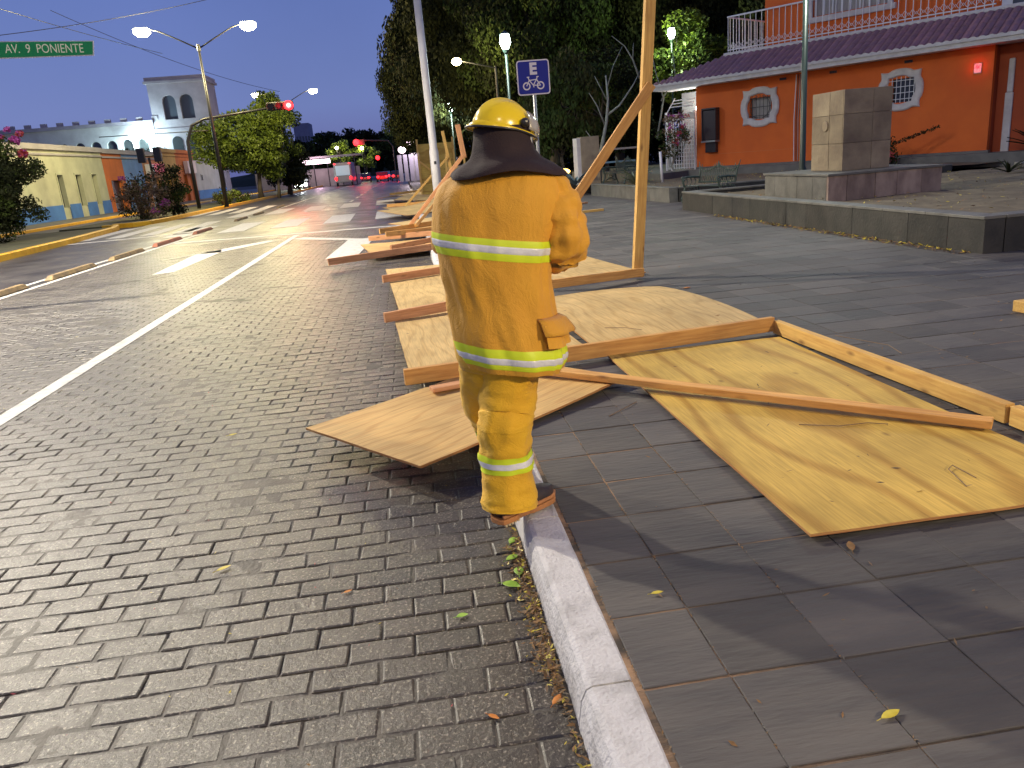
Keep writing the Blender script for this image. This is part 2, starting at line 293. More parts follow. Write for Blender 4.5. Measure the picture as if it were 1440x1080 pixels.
MT['skin'] = mat('tanned_skin', (.42, .24, .16), (.36, .19, .12), scale=20, rough=.55)
MT['glove'] = mat('leather_glove', (.30, .17, .07), rough=.7)
MT['boot'] = mat('black_boot_leather', (.022, .02, .024), (.06, .035, .02), scale=14, rough=.5, bump=.3)
MT['sole'] = mat('orange_gum_sole', (.52, .22, .07), (.36, .16, .06), scale=18, rough=.7, bump=.5)
MT['toe'] = mat('cream_rubber', (.62, .50, .30), rough=.6)
def emis(name, col, st): return mat(name, col, rough=.4, emit=st, ecol=col)
MT['lamp_warm'] = emis('street_lamp_glow', (1, .93, .62), 60)
MT['lamp_white'] = emis('park_lamp_glow', (.80, 1, .92), 35)
MT['red_glow'] = emis('red_signal_glow', (1, .01, .015), 6)
MT['redw_glow'] = emis('red_hot_signal_glow', (1, .015, .02), 7); MT['red_core'] = emis('red_glare_core', (1, .45, .35), 6)
MT['head_glow'] = emis('headlight_glow', (.9, 1, .95), 45)
MT['pink_glow'] = emis('shop_sign_glow', (1, .75, .85), 5)
MT['flood'] = emis('floodlight_glow', (.75, 1, .93), 60)
MT['amber_glow'] = emis('amber_glow', (1, .55, .12), 8)

def beam(name, p0, p1, w_, h_, m, parent=None, up=(0,0,1), bevel=.004, label=None):
    """timber of section w_ x h_ from p0 to p1; local X runs along it"""
    p0 = Vector(p0); p1 = Vector(p1); d = p1-p0; L = d.length; X = d.normalized(); U = Vector(up); Z = (U - X*U.dot(X)).normalized(); Y = Z.cross(X)
    Mx = Matrix((X, Y, Z)).transposed().to_4x4(); Mx.translation = (p0+p1)/2
    b = MB(); n = 6
    prof = [(-w_/2,-h_/2),(w_/2,-h_/2),(w_/2,h_/2),(-w_/2,h_/2)]; P = []
    sd_ = rnd.random()*50
    for i in range(n+1):
        t = i/n; dx = -L/2+L*t; oy = (noise.noise((t*1.5+sd_,0,0)))*.006*L/2; oz = noise.noise((0,t*1.5+sd_,0))*.004*L/2
        P.append([(dx, y+oy, z+oz) for y, z in prof])
    b.grid(P, closed=True); b.f.append((3,2,1,0)); b.mi.append(0); k = n*4; b.f.append((k,k+1,k+2,k+3)); b.mi.append(0)
    o = b.obj(name, m, parent, bevel=bevel, mat=Mx)
    if label: o['label'] = label
    return o
def sheet(name, c, ax, sx, sy, th, m, parent=None, bulge=None, tilt=(0,0)):
    """plywood sheet centred at c, its local X along heading ax; bulge(x,y)->z in -1..1 coords"""
    Mx = Matrix.Translation(Vector(c)) @ Matrix.Rotation(ax, 4, 'Z') @ Matrix.Rotation(tilt[0], 4, 'X') @ Matrix.Rotation(tilt[1], 4, 'Y')
    b = MB(); nx, ny = 16, 10; bf = bulge or (lambda x, y: 0); T = []; B = []
    for i in range(nx+1):
        rt = []; rb = []
        for j in range(ny+1):
            x = -1+2*i/nx; y = -1+2*j/ny; z = bf(x, y)
            e1 = rnd.uniform(-.002,.002) if i in (0,nx) or j in (0,ny) else 0
            rt.append((x*sx/2+e1, y*sy/2+e1, z+th/2)); rb.append((x*sx/2+e1, y*sy/2+e1, z-th/2))
        T.append(rt); B.append(rb)
    b.grid(T); b.grid(B)
    nn = (nx+1)*(ny+1); idx = lambda i, j: i*(ny+1)+j
    edge = [idx(i,0) for i in range(nx)] + [idx(nx,j) for j in range(ny)] + [idx(i,ny) for i in range(nx,0,-1)] + [idx(0,j) for j in range(ny,0,-1)]
    for a, q in zip(edge, edge[1:]+edge[:1]): b.f.append((a, q, q+nn, a+nn)); b.mi.append(1)
    return b.obj(name, [m, MT['ply_edge']], parent, mat=Mx)
def light(name, loc, power, color, size=.15, parent=None, kind='POINT', rot=None, spot=None):
    l = bpy.data.lights.new(name, kind); l.energy = power; l.color = color; l.shadow_soft_size = size
    if kind == 'SPOT': l.spot_size = R(spot or 150); l.spot_blend = .45
    o = bpy.data.objects.new(name, l); COL.objects.link(o); o.location = loc
    if rot: o.rotation_euler = rot
    return attach(o, parent)

# ================================================================== GROUND, ROAD, PAVEMENT
b = MB(); b.bb(-700, 700, -300, 1500, -.5, -.05); structure('ground', b, MT['ground'])
def flat(mb, x0, x1, y0, y1, z, nx=1, ny=1, fn=None, mi=0):
    mb.grid([[(x0+(x1-x0)*i/nx, y0+(y1-y0)*j/ny, z + (fn(x0+(x1-x0)*i/nx, y0+(y1-y0)*j/ny) if fn else 0)) for j in range(ny+1)] for i in range(nx+1)], mi)
ROADL, KERB0, KERB1 = -7.35, .342, .515
STOPY = 24.1
b = MB(); flat(b, -12.6, KERB0+.05, STOPY, 420, -.004); flat(b, -12.6, ROADL, -8, STOPY, -.004)
road = structure('road', b, MT['asphalt'])
# mortar bed under the stamped pavers, filled almost flush in patches
def bedz(x, y): return .0095*max(0, min(1, .62+1.5*noise.noise((x*1.3, y*1.3, 3))+.9*noise.noise((x*5, y*5, 6)))) + .0025*noise.noise((x*14, y*14, 1))
b = MB(); flat(b, ROADL, KERB0+.05, 1.0, 9.0, -.011, 240, 250, bedz); flat(b, ROADL, KERB0+.05, 9.0, STOPY, -.010, 30, 60, bedz); flat(b, ROADL, KERB0+.05, -8, 1.0, -.010, 4, 4)
b.obj('mortar_bed', MT['mortar'], road, smooth=True)

def slab(mb, x0, x1, y0, y1, z, h, bev, jit=0, seed=0, tintlist=None, tint=1.0):
    r_ = random.Random(seed)
    j = lambda: r_.uniform(-jit, jit)
    tz = [r_.uniform(-.0012, .0012) for _ in range(4)]
    bx = [(x0+j(), y0+j()), (x1+j(), y0+j()), (x1+j(), y1+j()), (x0+j(), y1+j())]
    cx, cy = (x0+x1)/2, (y0+y1)/2
    tp = [(x + bev*(1 if x < cx else -1), y + bev*(1 if y < cy else -1)) for x, y in bx]
    vs = [(x, y, z-h) for x, y in bx] + [(x, y, z-bev*.6+t) for (x, y), t in zip(bx, tz)] + [(x, y, z+t) for (x, y), t in zip(tp, tz)]
    fs = [(8,9,10,11)] + [(k,(k+1)%4,4+(k+1)%4,4+k) for k in range(4)] + [(4+k,4+(k+1)%4,8+(k+1)%4,8+k) for k in range(4)]
    mb.add(vs, fs)
    if tintlist is not None: tintlist += [tint]*9
def set_tint(me, tl):
    a = me.attributes.new('tint', 'FLOAT_COLOR', 'CORNER'); out_ = []
    for p, t in zip(me.polygons, tl): out_ += [t, t, t, 1]*p.loop_total
    a.data.foreach_set('color', out_)
cam_inv = cam.matrix_basis.inverted()
def seen(x, y, z=0, m=1.08):
    v = cam_inv @ Vector((x, y, z))
    if v.z > -.1: return None
    px, py = v.x/-v.z*27.25/18, v.y/-v.z*27.25/13.5
    return (-v.z) if abs(px) < m and abs(py) < m else None
BL, BW, JW = .236, .128, .0085
cells = []
row = 0; y = 1.0
while y < STOPY-.16:
    x = ROADL + (.5*BL if row % 2 else 0) - BL
    rr = random.Random(row*13+5)
    while x < KERB0-.02:
        x1 = min(x+BL*1.0, KERB0-.005); x0 = max(x, ROADL)
        if x1-x0 > .05: cells.append((x0, x1, y, y+BW))
        x += BL
    y += BW; row += 1
near = []
for k, c in enumerate(cells):
    d = seen((c[0]+c[1])/2, (c[2]+c[3])/2)
    full = abs((c[1]-c[0])-BL) < 1e-4
    if d and full: near.append((d, k))
near.sort(); near_set = set(k for _, k in near[:300])
variants = []
for q in range(10):
    t = MB(); tl = []; slab(t, -BL/2+JW/2, BL/2-JW/2, -BW/2+JW/2, BW/2-JW/2, 0, .03, .0065, .0035, q+70, tl, rnd.uniform(.80, 1.18))
    me = t.mesh('paver', MT['paver']); set_tint(me, tl); variants.append(me)
field = MB(); ftl = []
for k, c in enumerate(cells):
    if not (seen((c[0]+c[1])/2, (c[2]+c[3])/2, 0, 1.5)): continue
    rr = random.Random(k)
    if k in near_set:
        o = bpy.data.objects.new('paver', variants[rr.randrange(10)]); COL.objects.link(o)
        o.location = ((c[0]+c[1])/2, (c[2]+c[3])/2, rr.uniform(-.0015, .0015)); o.rotation_euler = (rr.uniform(-.008,.008), rr.uniform(-.006,.006), rr.uniform(-.008,.008) + (math.pi if rr.random()<.5 else 0))
        attach(o, road)
    else:
        slab(field, c[0]+JW/2, c[1]-JW/2, c[2]+JW/2, c[3]-JW/2, rr.uniform(-.0015,.0015), .02, .0065, .0035, k, ftl, rr.uniform(.80, 1.18))
fo = field.obj('paver_field', MT['paver'], road, kind='stuff'); set_tint(fo.data, ftl)

# kerb: white painted stones
kerb = thing('kerb', (KERB0, 1, 0), None, None); kerb['kind'] = 'structure'
y = .6; k = 0
while y < 60:
    L_ = (1.33 if y < .7 else 1.15) if y < 30 else 6; y1 = y+L_
    if y < 1.2 < y1: y1 = 1.83 if False else y1
    t = MB(); ny = 14 if y < 12 else 2; P = []
    for j in range(ny+1):
        yy = y+.004+(y1-y-.008)*j/ny
        e_ = .006*noise.noise((yy*3, 0, 5)); e2 = .005*noise.noise((yy*7, 2, 5)); e3 = .008*noise.noise((yy*11, 8, 2))
        P.append([(KERB0-.012+e_, yy, -.04), (KERB0+.006+e_, yy, .085+e2), (KERB0+.022+e2, yy, .122), (KERB0+.04, yy, .131), (KERB1-.018, yy, .131+e2*.4), (KERB1-.004+e3*.5, yy, .122), (KERB1+.006+e3, yy, .05)])
    t.grid(P); t.f.append(tuple(range(7))); t.mi.append(0); t.f.append(tuple(range(ny*7, ny*7+7))); t.mi.append(0)
    t.obj('kerb_stone', MT['kerb'], kerb, smooth=False); y = y1; k += 1

# pavement of slate tiles
b = MB(); flat(b, KERB1-.02, 60, -6, 95, .1262, 1, 1); 
sidewalk = structure('sidewalk', b, MT['tile_bed'])
TX, TY, Y00 = .352, .3725, 1.51-.3725*2
xs = [KERB1+.008, .79] + [1.14+TX*i for i in range(0, 36)]
tvars = []
for q in range(8):
    t = MB(); tl = []; slab(t, -TX/2+.0018, TX/2-.0018, -TY/2+.0055, TY/2-.0055, 0, .03, .003, .003, q+5, tl, 1)
    tvars.append(t.mesh('tile', MT['tile']))
tcells = []
for i in range(len(xs)-1):
    for j in range(0, 66):
        tcells.append((xs[i], xs[i+1], Y00+TY*j, Y00+TY*(j+1)))
nearT = sorted((d, k) for k, c in enumerate(tcells) if (d := seen((c[0]+c[1])/2, (c[2]+c[3])/2, .13)))
nset = set(k for _, k in nearT[:300]); field = MB(); ftl = []
def in_planter(x, y): return (6.9 < x and 8.7 < y < 18.5) or (7.5 < x and y > 22)
for k, c in enumerate(tcells):
    if not seen((c[0]+c[1])/2, (c[2]+c[3])/2, .13, 1.5) or in_planter((c[0]+c[1])/2, (c[2]+c[3])/2): continue
    rr = random.Random(k*7+1); z = .130+rr.uniform(-.0015, .0015)
    if k in nset:
        me = tvars[rr.randrange(8)]
        if abs((c[1]-c[0])-TX) > .002 :
            t = MB(); tl=[]; hw=(c[1]-c[0])/2; slab(t, -hw+.002, hw-.002, -TY/2+.0055, TY/2-.0055, 0, .03, .003, .002, k, tl, 1); me = t.mesh('tile', MT['tile'])
        o = bpy.data.objects.new('tile', me); COL.objects.link(o); o.location = ((c[0]+c[1])/2, (c[2]+c[3])/2, z)
        o.rotation_euler = (rr.uniform(-.005,.005), rr.uniform(-.005,.005), 0); attach(o, sidewalk)
    else: slab(field, c[0]+.002, c[1]-.002, c[2]+.005, c[3]-.005, z, .02, .003, .002, k, ftl, rr.uniform(.82, 1.2))
fo = field.obj('tile_field', MT['tile_far'], sidewalk, kind='stuff'); set_tint(fo.data, ftl)
b = MB(); flat(b, KERB1+.02, 60, Y00+TY*66, 95, .130); b.obj('far_paving', MT['tile_far'], sidewalk); set_tint(COL.objects[-1].data, [1]*1) if False else None
fp = [o for o in sidewalk.children if o.name.startswith('far_paving')][0]; set_tint(fp.data, [1.0])

# painted markings (sheets 4 mm above)
def marking(name, polys, m=MT['white_paint'], z=.0045):
    t = MB()
    for p in polys: t.prism([(x, y, z-.004) for x, y in p], (0, 0, .004+.0005))
    return structure(name, t, m)
def q4(x0, x1, y0, y1, sk=0): return [(x0, y0), (x1, y0), (x1+sk, y1), (x0+sk, y1)]
lane = MB()
for i in range(120):   # hand-painted edge wobble
    pass
P = []
for i in range(90):
    yy = 2.5+i*(STOPY-2.5)/89; wv = .008*noise.noise((yy*4, 1, 1)); wv2 = .008*noise.noise((yy*5, 7, 1))
    P.append([(-3.43+wv, yy, .0050), (-3.275+wv2, yy, .0050)])
lane.grid(P); structure('lane_line', lane, MT['white_paint'])
marking('edge_line', [q4(-7.40, -7.26, 3, 29)], z=.0055)
marking('edge_line', [q4(-7.80, -7.66, 3, 29)], z=.0055)
marking('stop_line', [[(-7.2, 25.1), (.3, 24.0), (.3, 24.35), (-7.2, 25.5)]], z=.0045)
marking('stop_line', [[(-12.1, 29.6), (-7.7, 30.0), (-7.7, 30.45), (-12.1, 30.05)]], z=.0045)
marking('crosswalk', [q4(-8.55+1.84*i, -7.6+1.84*i, 28.6, 33.8, -.1) for i in range(5)])
marking('crosswalk', [q4(-8.9+1.84*i, -7.95+1.84*i, 40.3, 46, -.15) for i in range(6)])
marking('crosswalk', [q4(-12.5+1.2*i, -11.85+1.2*i, 31.2, 38, -.3) for i in range(4)])
marking('crosswalk', [q4(-12.4+1.2*i, -11.75+1.2*i, 46, 54, -.3) for i in range(4)])
def arrow(cx, y0, name='lane_arrow'):
    marking(name, [[(cx-.16, y0), (cx+.16, y0), (cx+.16, y0+3.1), (cx-.16, y0+3.1)], [(cx-.55, y0+3.1), (cx+.55, y0+3.1), (cx, y0+4.6)]], z=.0055)
marking('lane_arrow', [[(-5.22, 16.4), (-4.85, 16.6), (-4.75, 20.4), (-4.9, 21.2), (-5.35, 20.4)], [(-5.35, 20.4), (-4.75, 20.4), (-3.7, 22.6), (-4.0, 22.9), (-4.9, 21.4)], [(-5.35,20.4),(-4.9,21.2),(-6.0,19.6)]], z=.0055)
marking('lane_arrow', [[(-1.78, 16.3), (-1.14, 16.3), (-.92, 20.6), (-1.6, 20.6)], [(-1.6, 20.6), (-1.25, 20.6), (-3.0, 22.9), (-3.3, 22.6)]], z=.0055)
marking('dash_line', [q4(-3.4, -3.25, 48+6*i, 51+6*i) for i in range(14)])
marking('edge_line', [q4(-7.4, -7.25, 47, 140)], z=.0055)
# separators (long low concrete blocks) between the two white lines
for k, (y0, y1, red) in enumerate([(12.2, 14.2, 0), (14.9, 16.2, 0), (17.2, 19.7, 0), (20.8, 23.3, 0), (24.4, 27.2, 1), (29.0, 31.5, 1), (36, 38.5, 0), (40.5, 43, 0), (48, 50.5, 0)]):
    t = MB(); x = -7.53
    for yy0, yy1 in ((y0, y1),):
        a = [(x-.09, yy0, .006), (x+.09, yy0, .006), (x+.09, yy1, .006), (x-.09, yy1, .006)]
        c = [(x-.05, yy0+.14, .10), (x+.05, yy0+.14, .10), (x+.05, yy1-.14, .10), (x-.05, yy1-.14, .10)]
        t.add(a+c, [(3,2,1,0),(4,5,6,7)]+[(i,(i+1)%4,4+(i+1)%4,4+i) for i in range(4)])
    o = t.obj('lane_separator', MT['stopper_red'] if red else MT['stopper'], bevel=.012)
    lab = ['low worn lane separator block at the left edge of the photo', 'worn brown separator block second from the left edge', 'long worn yellowish separator block left of the white curved lane arrow', 'brown separator block just before the reddish ones', 'reddish separator block, the nearer of the two', 'reddish separator block beside the left zebra bars', 'far separator block at the first crosswalk', 'far separator block between the two crosswalks', 'farthest separator block beyond the crosswalks'][k]
    tag(o, lab, 'lane separator', 'lane separator blocks along the bike lane')

# median with yellow kerbs
b = MB(); b.prism([(-12.2,-8,-.02),(-12.05,24,-.02),(-13.5,39.2,-.02),(-17.4,39.2,-.02),(-17.4,-8,-.02)], (0,0,.12))
b.prism([(-12.65,41,-.02),(-12.6,160,-.02),(-16.9,160,-.02),(-16.9,41,-.02)], (0,0,.12)); structure('median_soil', b, MT['grass'])
def kerbline(name, pts, wd, h, m, label=None):
    t = MB(); P = []
    for i, p in enumerate(pts):
        a = Vector((*pts[max(i-1,0)], 0)); c = Vector((*pts[min(i+1,len(pts)-1)], 0)); d = (c-a).normalized(); n_ = Vector((d.y, -d.x, 0)); q = Vector((*p, 0))
        P.append([q+n_*wd/2-Vector((0,0,.03)), q+n_*wd/2+Vector((0,0,h-.02)), q+n_*(wd/2-.03)+Vector((0,0,h)), q-n_*(wd/2-.03)+Vector((0,0,h)), q-n_*wd/2+Vector((0,0,h-.02)), q-n_*wd/2-Vector((0,0,.03))])
    t.grid(P); k6 = (len(pts)-1)*6; t.f += [tuple(range(6)), tuple(range(k6, k6+6))]; t.mi += [0, 0]
    return structure(name, t, m)
kerbline('median_kerb', [(-11.95,-6),(-11.9,10),(-11.85,24),(-12.3,31),(-13.0,37),(-13.6,39.2),(-14.4,39.9)], .24, .19, MT['yellow_paint'])
kerbline('median_kerb', [(-14.2,40.6),(-13.2,40.3),(-12.7,41),(-12.45,43),(-12.4,60),(-12.4,95),(-12.4,160)], .24, .19, MT['yellow_paint'])
b = MB(); flat(b, -19.2, -17.3, -8, 160, .012); structure('side_lane', b, MT['asphalt_lane'])
kerbline('far_kerb', [(-19.35,-6),(-19.35,50),(-19.35,160)], .2, .16, MT['yellow_paint'])
b = MB(); b.bb(-40, -19.45, -8, 160, -.04, .12); structure('far_sidewalk', b, MT['stone_cap'])
# rising cross street beyond and a dark wooded hill at the end of the avenue
b = MB(); P = []
for i in range(40):
    x = -120+i*6
    P.append([(x, 285+j*8, -1+ (13.5*math.exp(-((x+18)/26)**2) + 4 + 2.0*noise.noise((x*.08, 2, j)))*math.sin(min(1, j/5)*math.pi/2)) for j in range(8)])
b.grid(P); structure('hill', b, MT['leaf_dark'])

# ================================================================== ORANGE HOUSE
HA = Vector((11.5, 30.6, 0)); HU = Vector((.602, -.799, 0)); HN = Vector((-.799, -.602, 0)); HZ = Vector((0, 0, 1))
def hp(u_, off, z): return HA + HU*u_ + HN*off + HZ*z
HM = Matrix((HU, HN, HZ)).transposed()
def hbox(mb, u0, u1, o0, o1, z0, z1, mi=0): mb.box(hp((u0+u1)/2, (o0+o1)/2, (z0+z1)/2), (u1-u0, o1-o0, z1-z0), M=HM, mi=mi)
house = thing('orange_house', hp(0, 0, .7), 'bright orange two storey house with mauve tiled porch roof and white oval barred windows', 'house')
# front wall with two window openings
def wall_with_holes(mb, u0, u1, z0, z1, o0, o1, holes):
    us = sorted(set([u0, u1]+[h[0] for h in holes]+[h[1] for h in holes])); 
    for a, c in zip(us, us[1:]):
        hs = [h for h in holes if h[0] <= a+1e-6 and h[1] >= c-1e-6]
        if not hs: hbox(mb, a, c, o0, o1, z0, z1)
        else:
            h = hs[0]; hbox(mb, a, c, o0, o1, z0, h[2]); hbox(mb, a, c, o0, o1, h[3], z1)
b = MB(); wall_with_holes(b, 0, 10.15, .78, 3.9, -.22, 0, [(2.28, 3.1, 2.35, 3.1), (7.28, 8.02, 2.42, 3.14)])
b.obj('wall', MT['orange_wall'], house)
b = MB(); hbox(b, 0, .22, -7, -.222, .78, 3.9); hbox(b, .3, 10.1, -7, -6.8, .78, 3.9); b.obj('side_wall', MT['orange_wall'], house)
b = MB(); hbox(b, -.03, 10.2, -.2, .03, .35, .776); b.obj('plinth', MT['grey_stone'], house)
b = MB(); hbox(b, 10.155, 14.5, -.75, -.5, .4, 3.9); hbox(b, 10.0, 10.15, -.74, -.225, .4, 3.9); b.obj('recessed_wall', MT['orange_dark'], house)['label'] = 'darker red orange recessed wall by the doorway'
b = MB(); hbox(b, 10.4, 10.62, -.5, -.42, .42, 2.4); hbox(b, 10.44, 10.6, -.5, -.40, 2.4, 3.35); b.obj('door_moulding', MT['white_wall'], house, bevel=.03)
b = MB(); hbox(b, 11.0, 11.12, -.5, -.42, 2.0, 3.1); b.obj('door_moulding', MT['white_wall'], house, bevel=.03)
b = MB(); hbox(b, 11.3, 12.3, -.52, -.47, .42, 2.7); b.obj('doorway', MT['black'], house)
# faint painted line
b = MB(); hbox(b, 0.02, 4.0, 0, .004, 1.22, 1.235); b.obj('wall_band', mat('faded_band', (.62, .17, .05), rough=.8), house)
# windows: curvy white surround, glass/curtain, bars
def curvy(cx, cz, hw, hh, inner=False):
    q = [(0,1),(.2,.99),(.38,.945),(.50,.87),(.58,.85),(.74,.86),(.885,.885),(.86,.74),(.85,.58),(.87,.50),(.945,.38),(.99,.2)]
    if inner: q = [(0,.69),(.15,.68),(.27,.64),(.36,.57),(.45,.55),(.53,.54),(.60,.52),(.60,.45),(.61,.36),(.64,.27),(.67,.17),(.68,.08)]
    pts = []
    for k in range(4):
        for x, z in q:
            for _ in range(k): x, z = z, -x
            pts.append((cx+hw*x, cz+hh*z))
    return pts
def house_window(u0, u1, z0, z1, curtain, label):
    cx, cz = (u0+u1)/2, (z0+z1)/2; hw, hh = (u1-u0)/2, (z1-z0)/2
    O = curvy(cx, cz, hw*1.04, hh*1.04); I = curvy(cx, cz, hw, hh, True)
    b = MB(); P = []
    for ring, off in ((O, .0), (O, .05), ([(cx+(x-cx)*.93, cz+(z-cz)*.93) for x, z in O], .085), ([(cx+(x-cx)*1.08, cz+(z-cz)*1.08) for x, z in I], .085), (I, .05), (I, -.12)):
        P.append([hp(x, off, z) for x, z in ring])
    b.grid(P, closed=True); fr = b.obj('window', MT['white_wall'], house); fr['label'] = label
    b = MB(); hbox(b, cx-hw*.8, cx+hw*.8, -.16, -.14, cz-hh*.8, cz+hh*.8); b.obj('pane', MT['curtain'] if curtain else MT['glass'], fr)
    b = MB()
    for k in range(7):
        x = cx-hw*.6+hw*1.2*k/6; hgt = hh*.64*(.62+.38*math.sqrt(max(0, 1-((k-3)/3.4)**2))); b.tube([hp(x, .0, cz-hgt), hp(x, .0, cz+hgt)], .011, 6)
    for k in range(4 if not curtain else 3):
        z = cz-hh*.45+hh*.9*k/(3 if not curtain else 2); b.tube([hp(cx-hw*.6, .0, z), hp(cx+hw*.6, .0, z)], .011, 6)
    if curtain:
        for s_ in (-1, 1): b.tube([hp(cx+s_*hw*(.12+.42*math.sin(t)), .0, cz+hh*(.62*math.cos(t)*.9)) for t in [math.pi*i/10 for i in range(11)]], .011, 6)
    b.obj('bars', MT['black'] if curtain else MT['white_metal'], fr)
house_window(1.95, 3.4, 2.10, 3.44, True, 'white framed window with black wrought bars and pale curtain')
house_window(6.88, 8.22, 2.18, 3.42, False, 'white framed window with white grid bars over dark glass')
# alarm box with red light, conduits, vents
b = MB(); b.sphere(hp(9.74, .07, 3.2), .05, 12, 8); a_ = b.obj('alarm_light', MT['redw_glow'], house); 
b = MB(); hbox(b, 9.64, 9.84, 0, .05, 3.02, 3.3); b.obj('alarm_box', MT['white_metal'], house, bevel=.01)
light('alarm_lamp', hp(9.74, .16, 3.2), 2.0, (1, .03, .03), .03, house)
for uu, r_, m_ in ((4.02, .016, 'white_metal'), (4.10, .012, 'black'), (4.17, .014, 'grey_metal')):
    b = MB(); b.tube([hp(uu, .03, .8), hp(uu-.02, .03, 2.2), hp(uu+.04, .03, 3.7)], r_, 6); b.obj('conduit', MT[m_], house)
for uu in (3.55, 5.35, 7.75):
    b = MB(); hbox(b, uu-.12, uu+.12, 0, .03, 3.58, 3.66); b.obj('vent', MT['black'], house)
# porch roof: fascia, soffit, corrugated clay tiles in single columns
b = MB(); hbox(b, -1.4, 12.5, .78, .84, 3.74, 3.90); hbox(b, -1.4, -1.34, -.5, .778, 3.74, 3.90); b.obj('fascia', MT['white_wall'], house, bevel=.008)
b = MB(); hbox(b, -1.36, 12.5, -.6, .778, 3.76, 3.80); b.obj('soffit', MT['white_wall'], house)
def roof_tile_mesh(u_, L0, L1, z0, z1, wdt=.22, rows=4):
    bs = MB()
    for r_ in range(rows):
        t0 = r_/rows; t1 = (r_+1)/rows+.02
        P = []
        for tt, lift in ((t0, .018), (t1, 0)):
            o_ = L0+(L1-L0)*tt; zz = z0+(z1-z0)*tt+lift
            P.append([hp(u_-wdt/2+wdt*k/6, o_, zz+.052*math.sin(math.pi*k/6)) for k in range(7)])
        bs.grid(P)
        P2 = [P[0], [p-Vector((0,0,.014)) for p in P[0]]]; bs.grid(P2)
    return bs
nt_ = 58
for k in range(nt_):
    uu = -1.3+k*.236
    if uu > 12.3: break
    top = -.62 if uu > .9 else -.62+(.9-uu)*.62       # hipped left end
    zt = 4.76 if uu > .9 else 3.95+(4.76-3.95)*(.9-top)/(.9+.62)
    b = roof_tile_mesh(uu, .90, top, 3.93, zt); b.obj('roof_tile_row', MT['rooftile'], house, smooth=True)
b = MB(); b.prism([hp(-1.35,.8,3.90), hp(12.5,.8,3.90), hp(12.5,-.62,4.71), hp(.9,-.62,4.71), hp(-1.35,.75,3.905)], (0,0,.02)); b.obj('roof_deck', MT['rooftile'], house)
b = MB(); P = []
for k in range(240):
    uu = -1.4+k*13.9/239; P.append([hp(uu, .905, 3.88), hp(uu, .905, 3.945+.045*abs(math.sin(math.pi*(uu+1.3+.118)/.236)))])
b.grid(P); b.obj('scalloped_edge', MT['white_wall'], house)
b = MB(); hbox(b, .85, 12.5, -.75, -.55, 4.74, 4.86); b.obj('roof_ridge', MT['white_wall'], house, bevel=.03)
b = MB(); hbox(b, .95, 12.4, -6.9, -.76, 4.5, 4.72); b.obj('terrace_slab', MT['white_wall'], house)
# upper floor
b = MB(); wall_with_holes(b, 2.2, 9.9, 4.722, 7.6, -1.5, -1.2, [(4.0, 6.6, 5.62, 7.2)]); b.obj('upper_wall', MT['orange_wall'], house)
b = MB(); hbox(b, 2.2, 2.5, -7, -1.502, 4.722, 7.6); b.obj('upper_side_wall', MT['orange_wall'], house)
f_ = None
b = MB(); hbox(b, 3.75, 6.85, -1.2, -1.05, 5.40, 5.58); hbox(b, 3.85, 4.02, -1.2, -1.1, 5.58, 7.3); hbox(b, 6.58, 6.75, -1.2, -1.1, 5.58, 7.3); hbox(b, 3.85, 6.75, -1.2, -1.1, 7.3, 7.45)
f_ = b.obj('upper_window', MT['white_wall'], house, bevel=.01)
b = MB(); hbox(b, 4.02, 6.58, -1.4, -1.38, 5.6, 7.25); b.obj('pane', MT['curtain'], f_)
b = MB()
for k in range(9): hbox(b, 4.05+k*.31, 4.09+k*.31, -1.3, -1.26, 5.6, 7.25)
b.obj('window_bar', MT['white_metal'], f_)
b = MB(); hbox(b, 9.9, 11.2, -2.2, -1.21, 4.722, 7.6); b.obj('white_annex_wall', MT['white_metal'], house)
b = MB(); hbox(b, 10.2, 10.5, -1.2, -1.16, 4.9, 6.6); b.obj('blue_door_glass', MT['glass'], house)
# railing, balusters one by one
b = MB(); b.tube([hp(.98, -.66, 6.10), hp(9.9, -.66, 6.10)], .03, 6); b.tube([hp(.98, -.66, 4.95), hp(9.9, -.66, 4.95)], .02, 6); b.tube([hp(.98, -.66, 6.10), hp(.98, -5, 6.10)], .03, 6); b.obj('railing', MT['white_metal'], house)
rail = [o for o in house.children if o.name.startswith('railing')][0]
t = MB(); t.tube([(0,0,4.87), (0,0,6.09)], .014, 6); t.tube([(0,0,5.0),(.1,0,5.13),(.2,0,5.0)], .009, 5); t.tube([(0,0,5.2),(.1,0,5.05),(.2,0,5.2)], .009, 5)
bal = t.mesh('baluster', MT['white_metal'])
for k in range(40):
    o = bpy.data.objects.new('baluster', bal); COL.objects.link(o); p = hp(1.0+k*.226, -.66, 0); o.matrix_basis = Matrix.Translation(p) @ HM.to_4x4(); attach(o, rail)
for k in range(16):
    o = bpy.data.objects.new('baluster', bal); COL.objects.link(o); p = hp(.98, -.85-k*.226, 0); o.matrix_basis = Matrix.Translation(p) @ (HM @ Matrix.Rotation(R(-90), 3, 'Z')).to_4x4(); attach(o, rail)

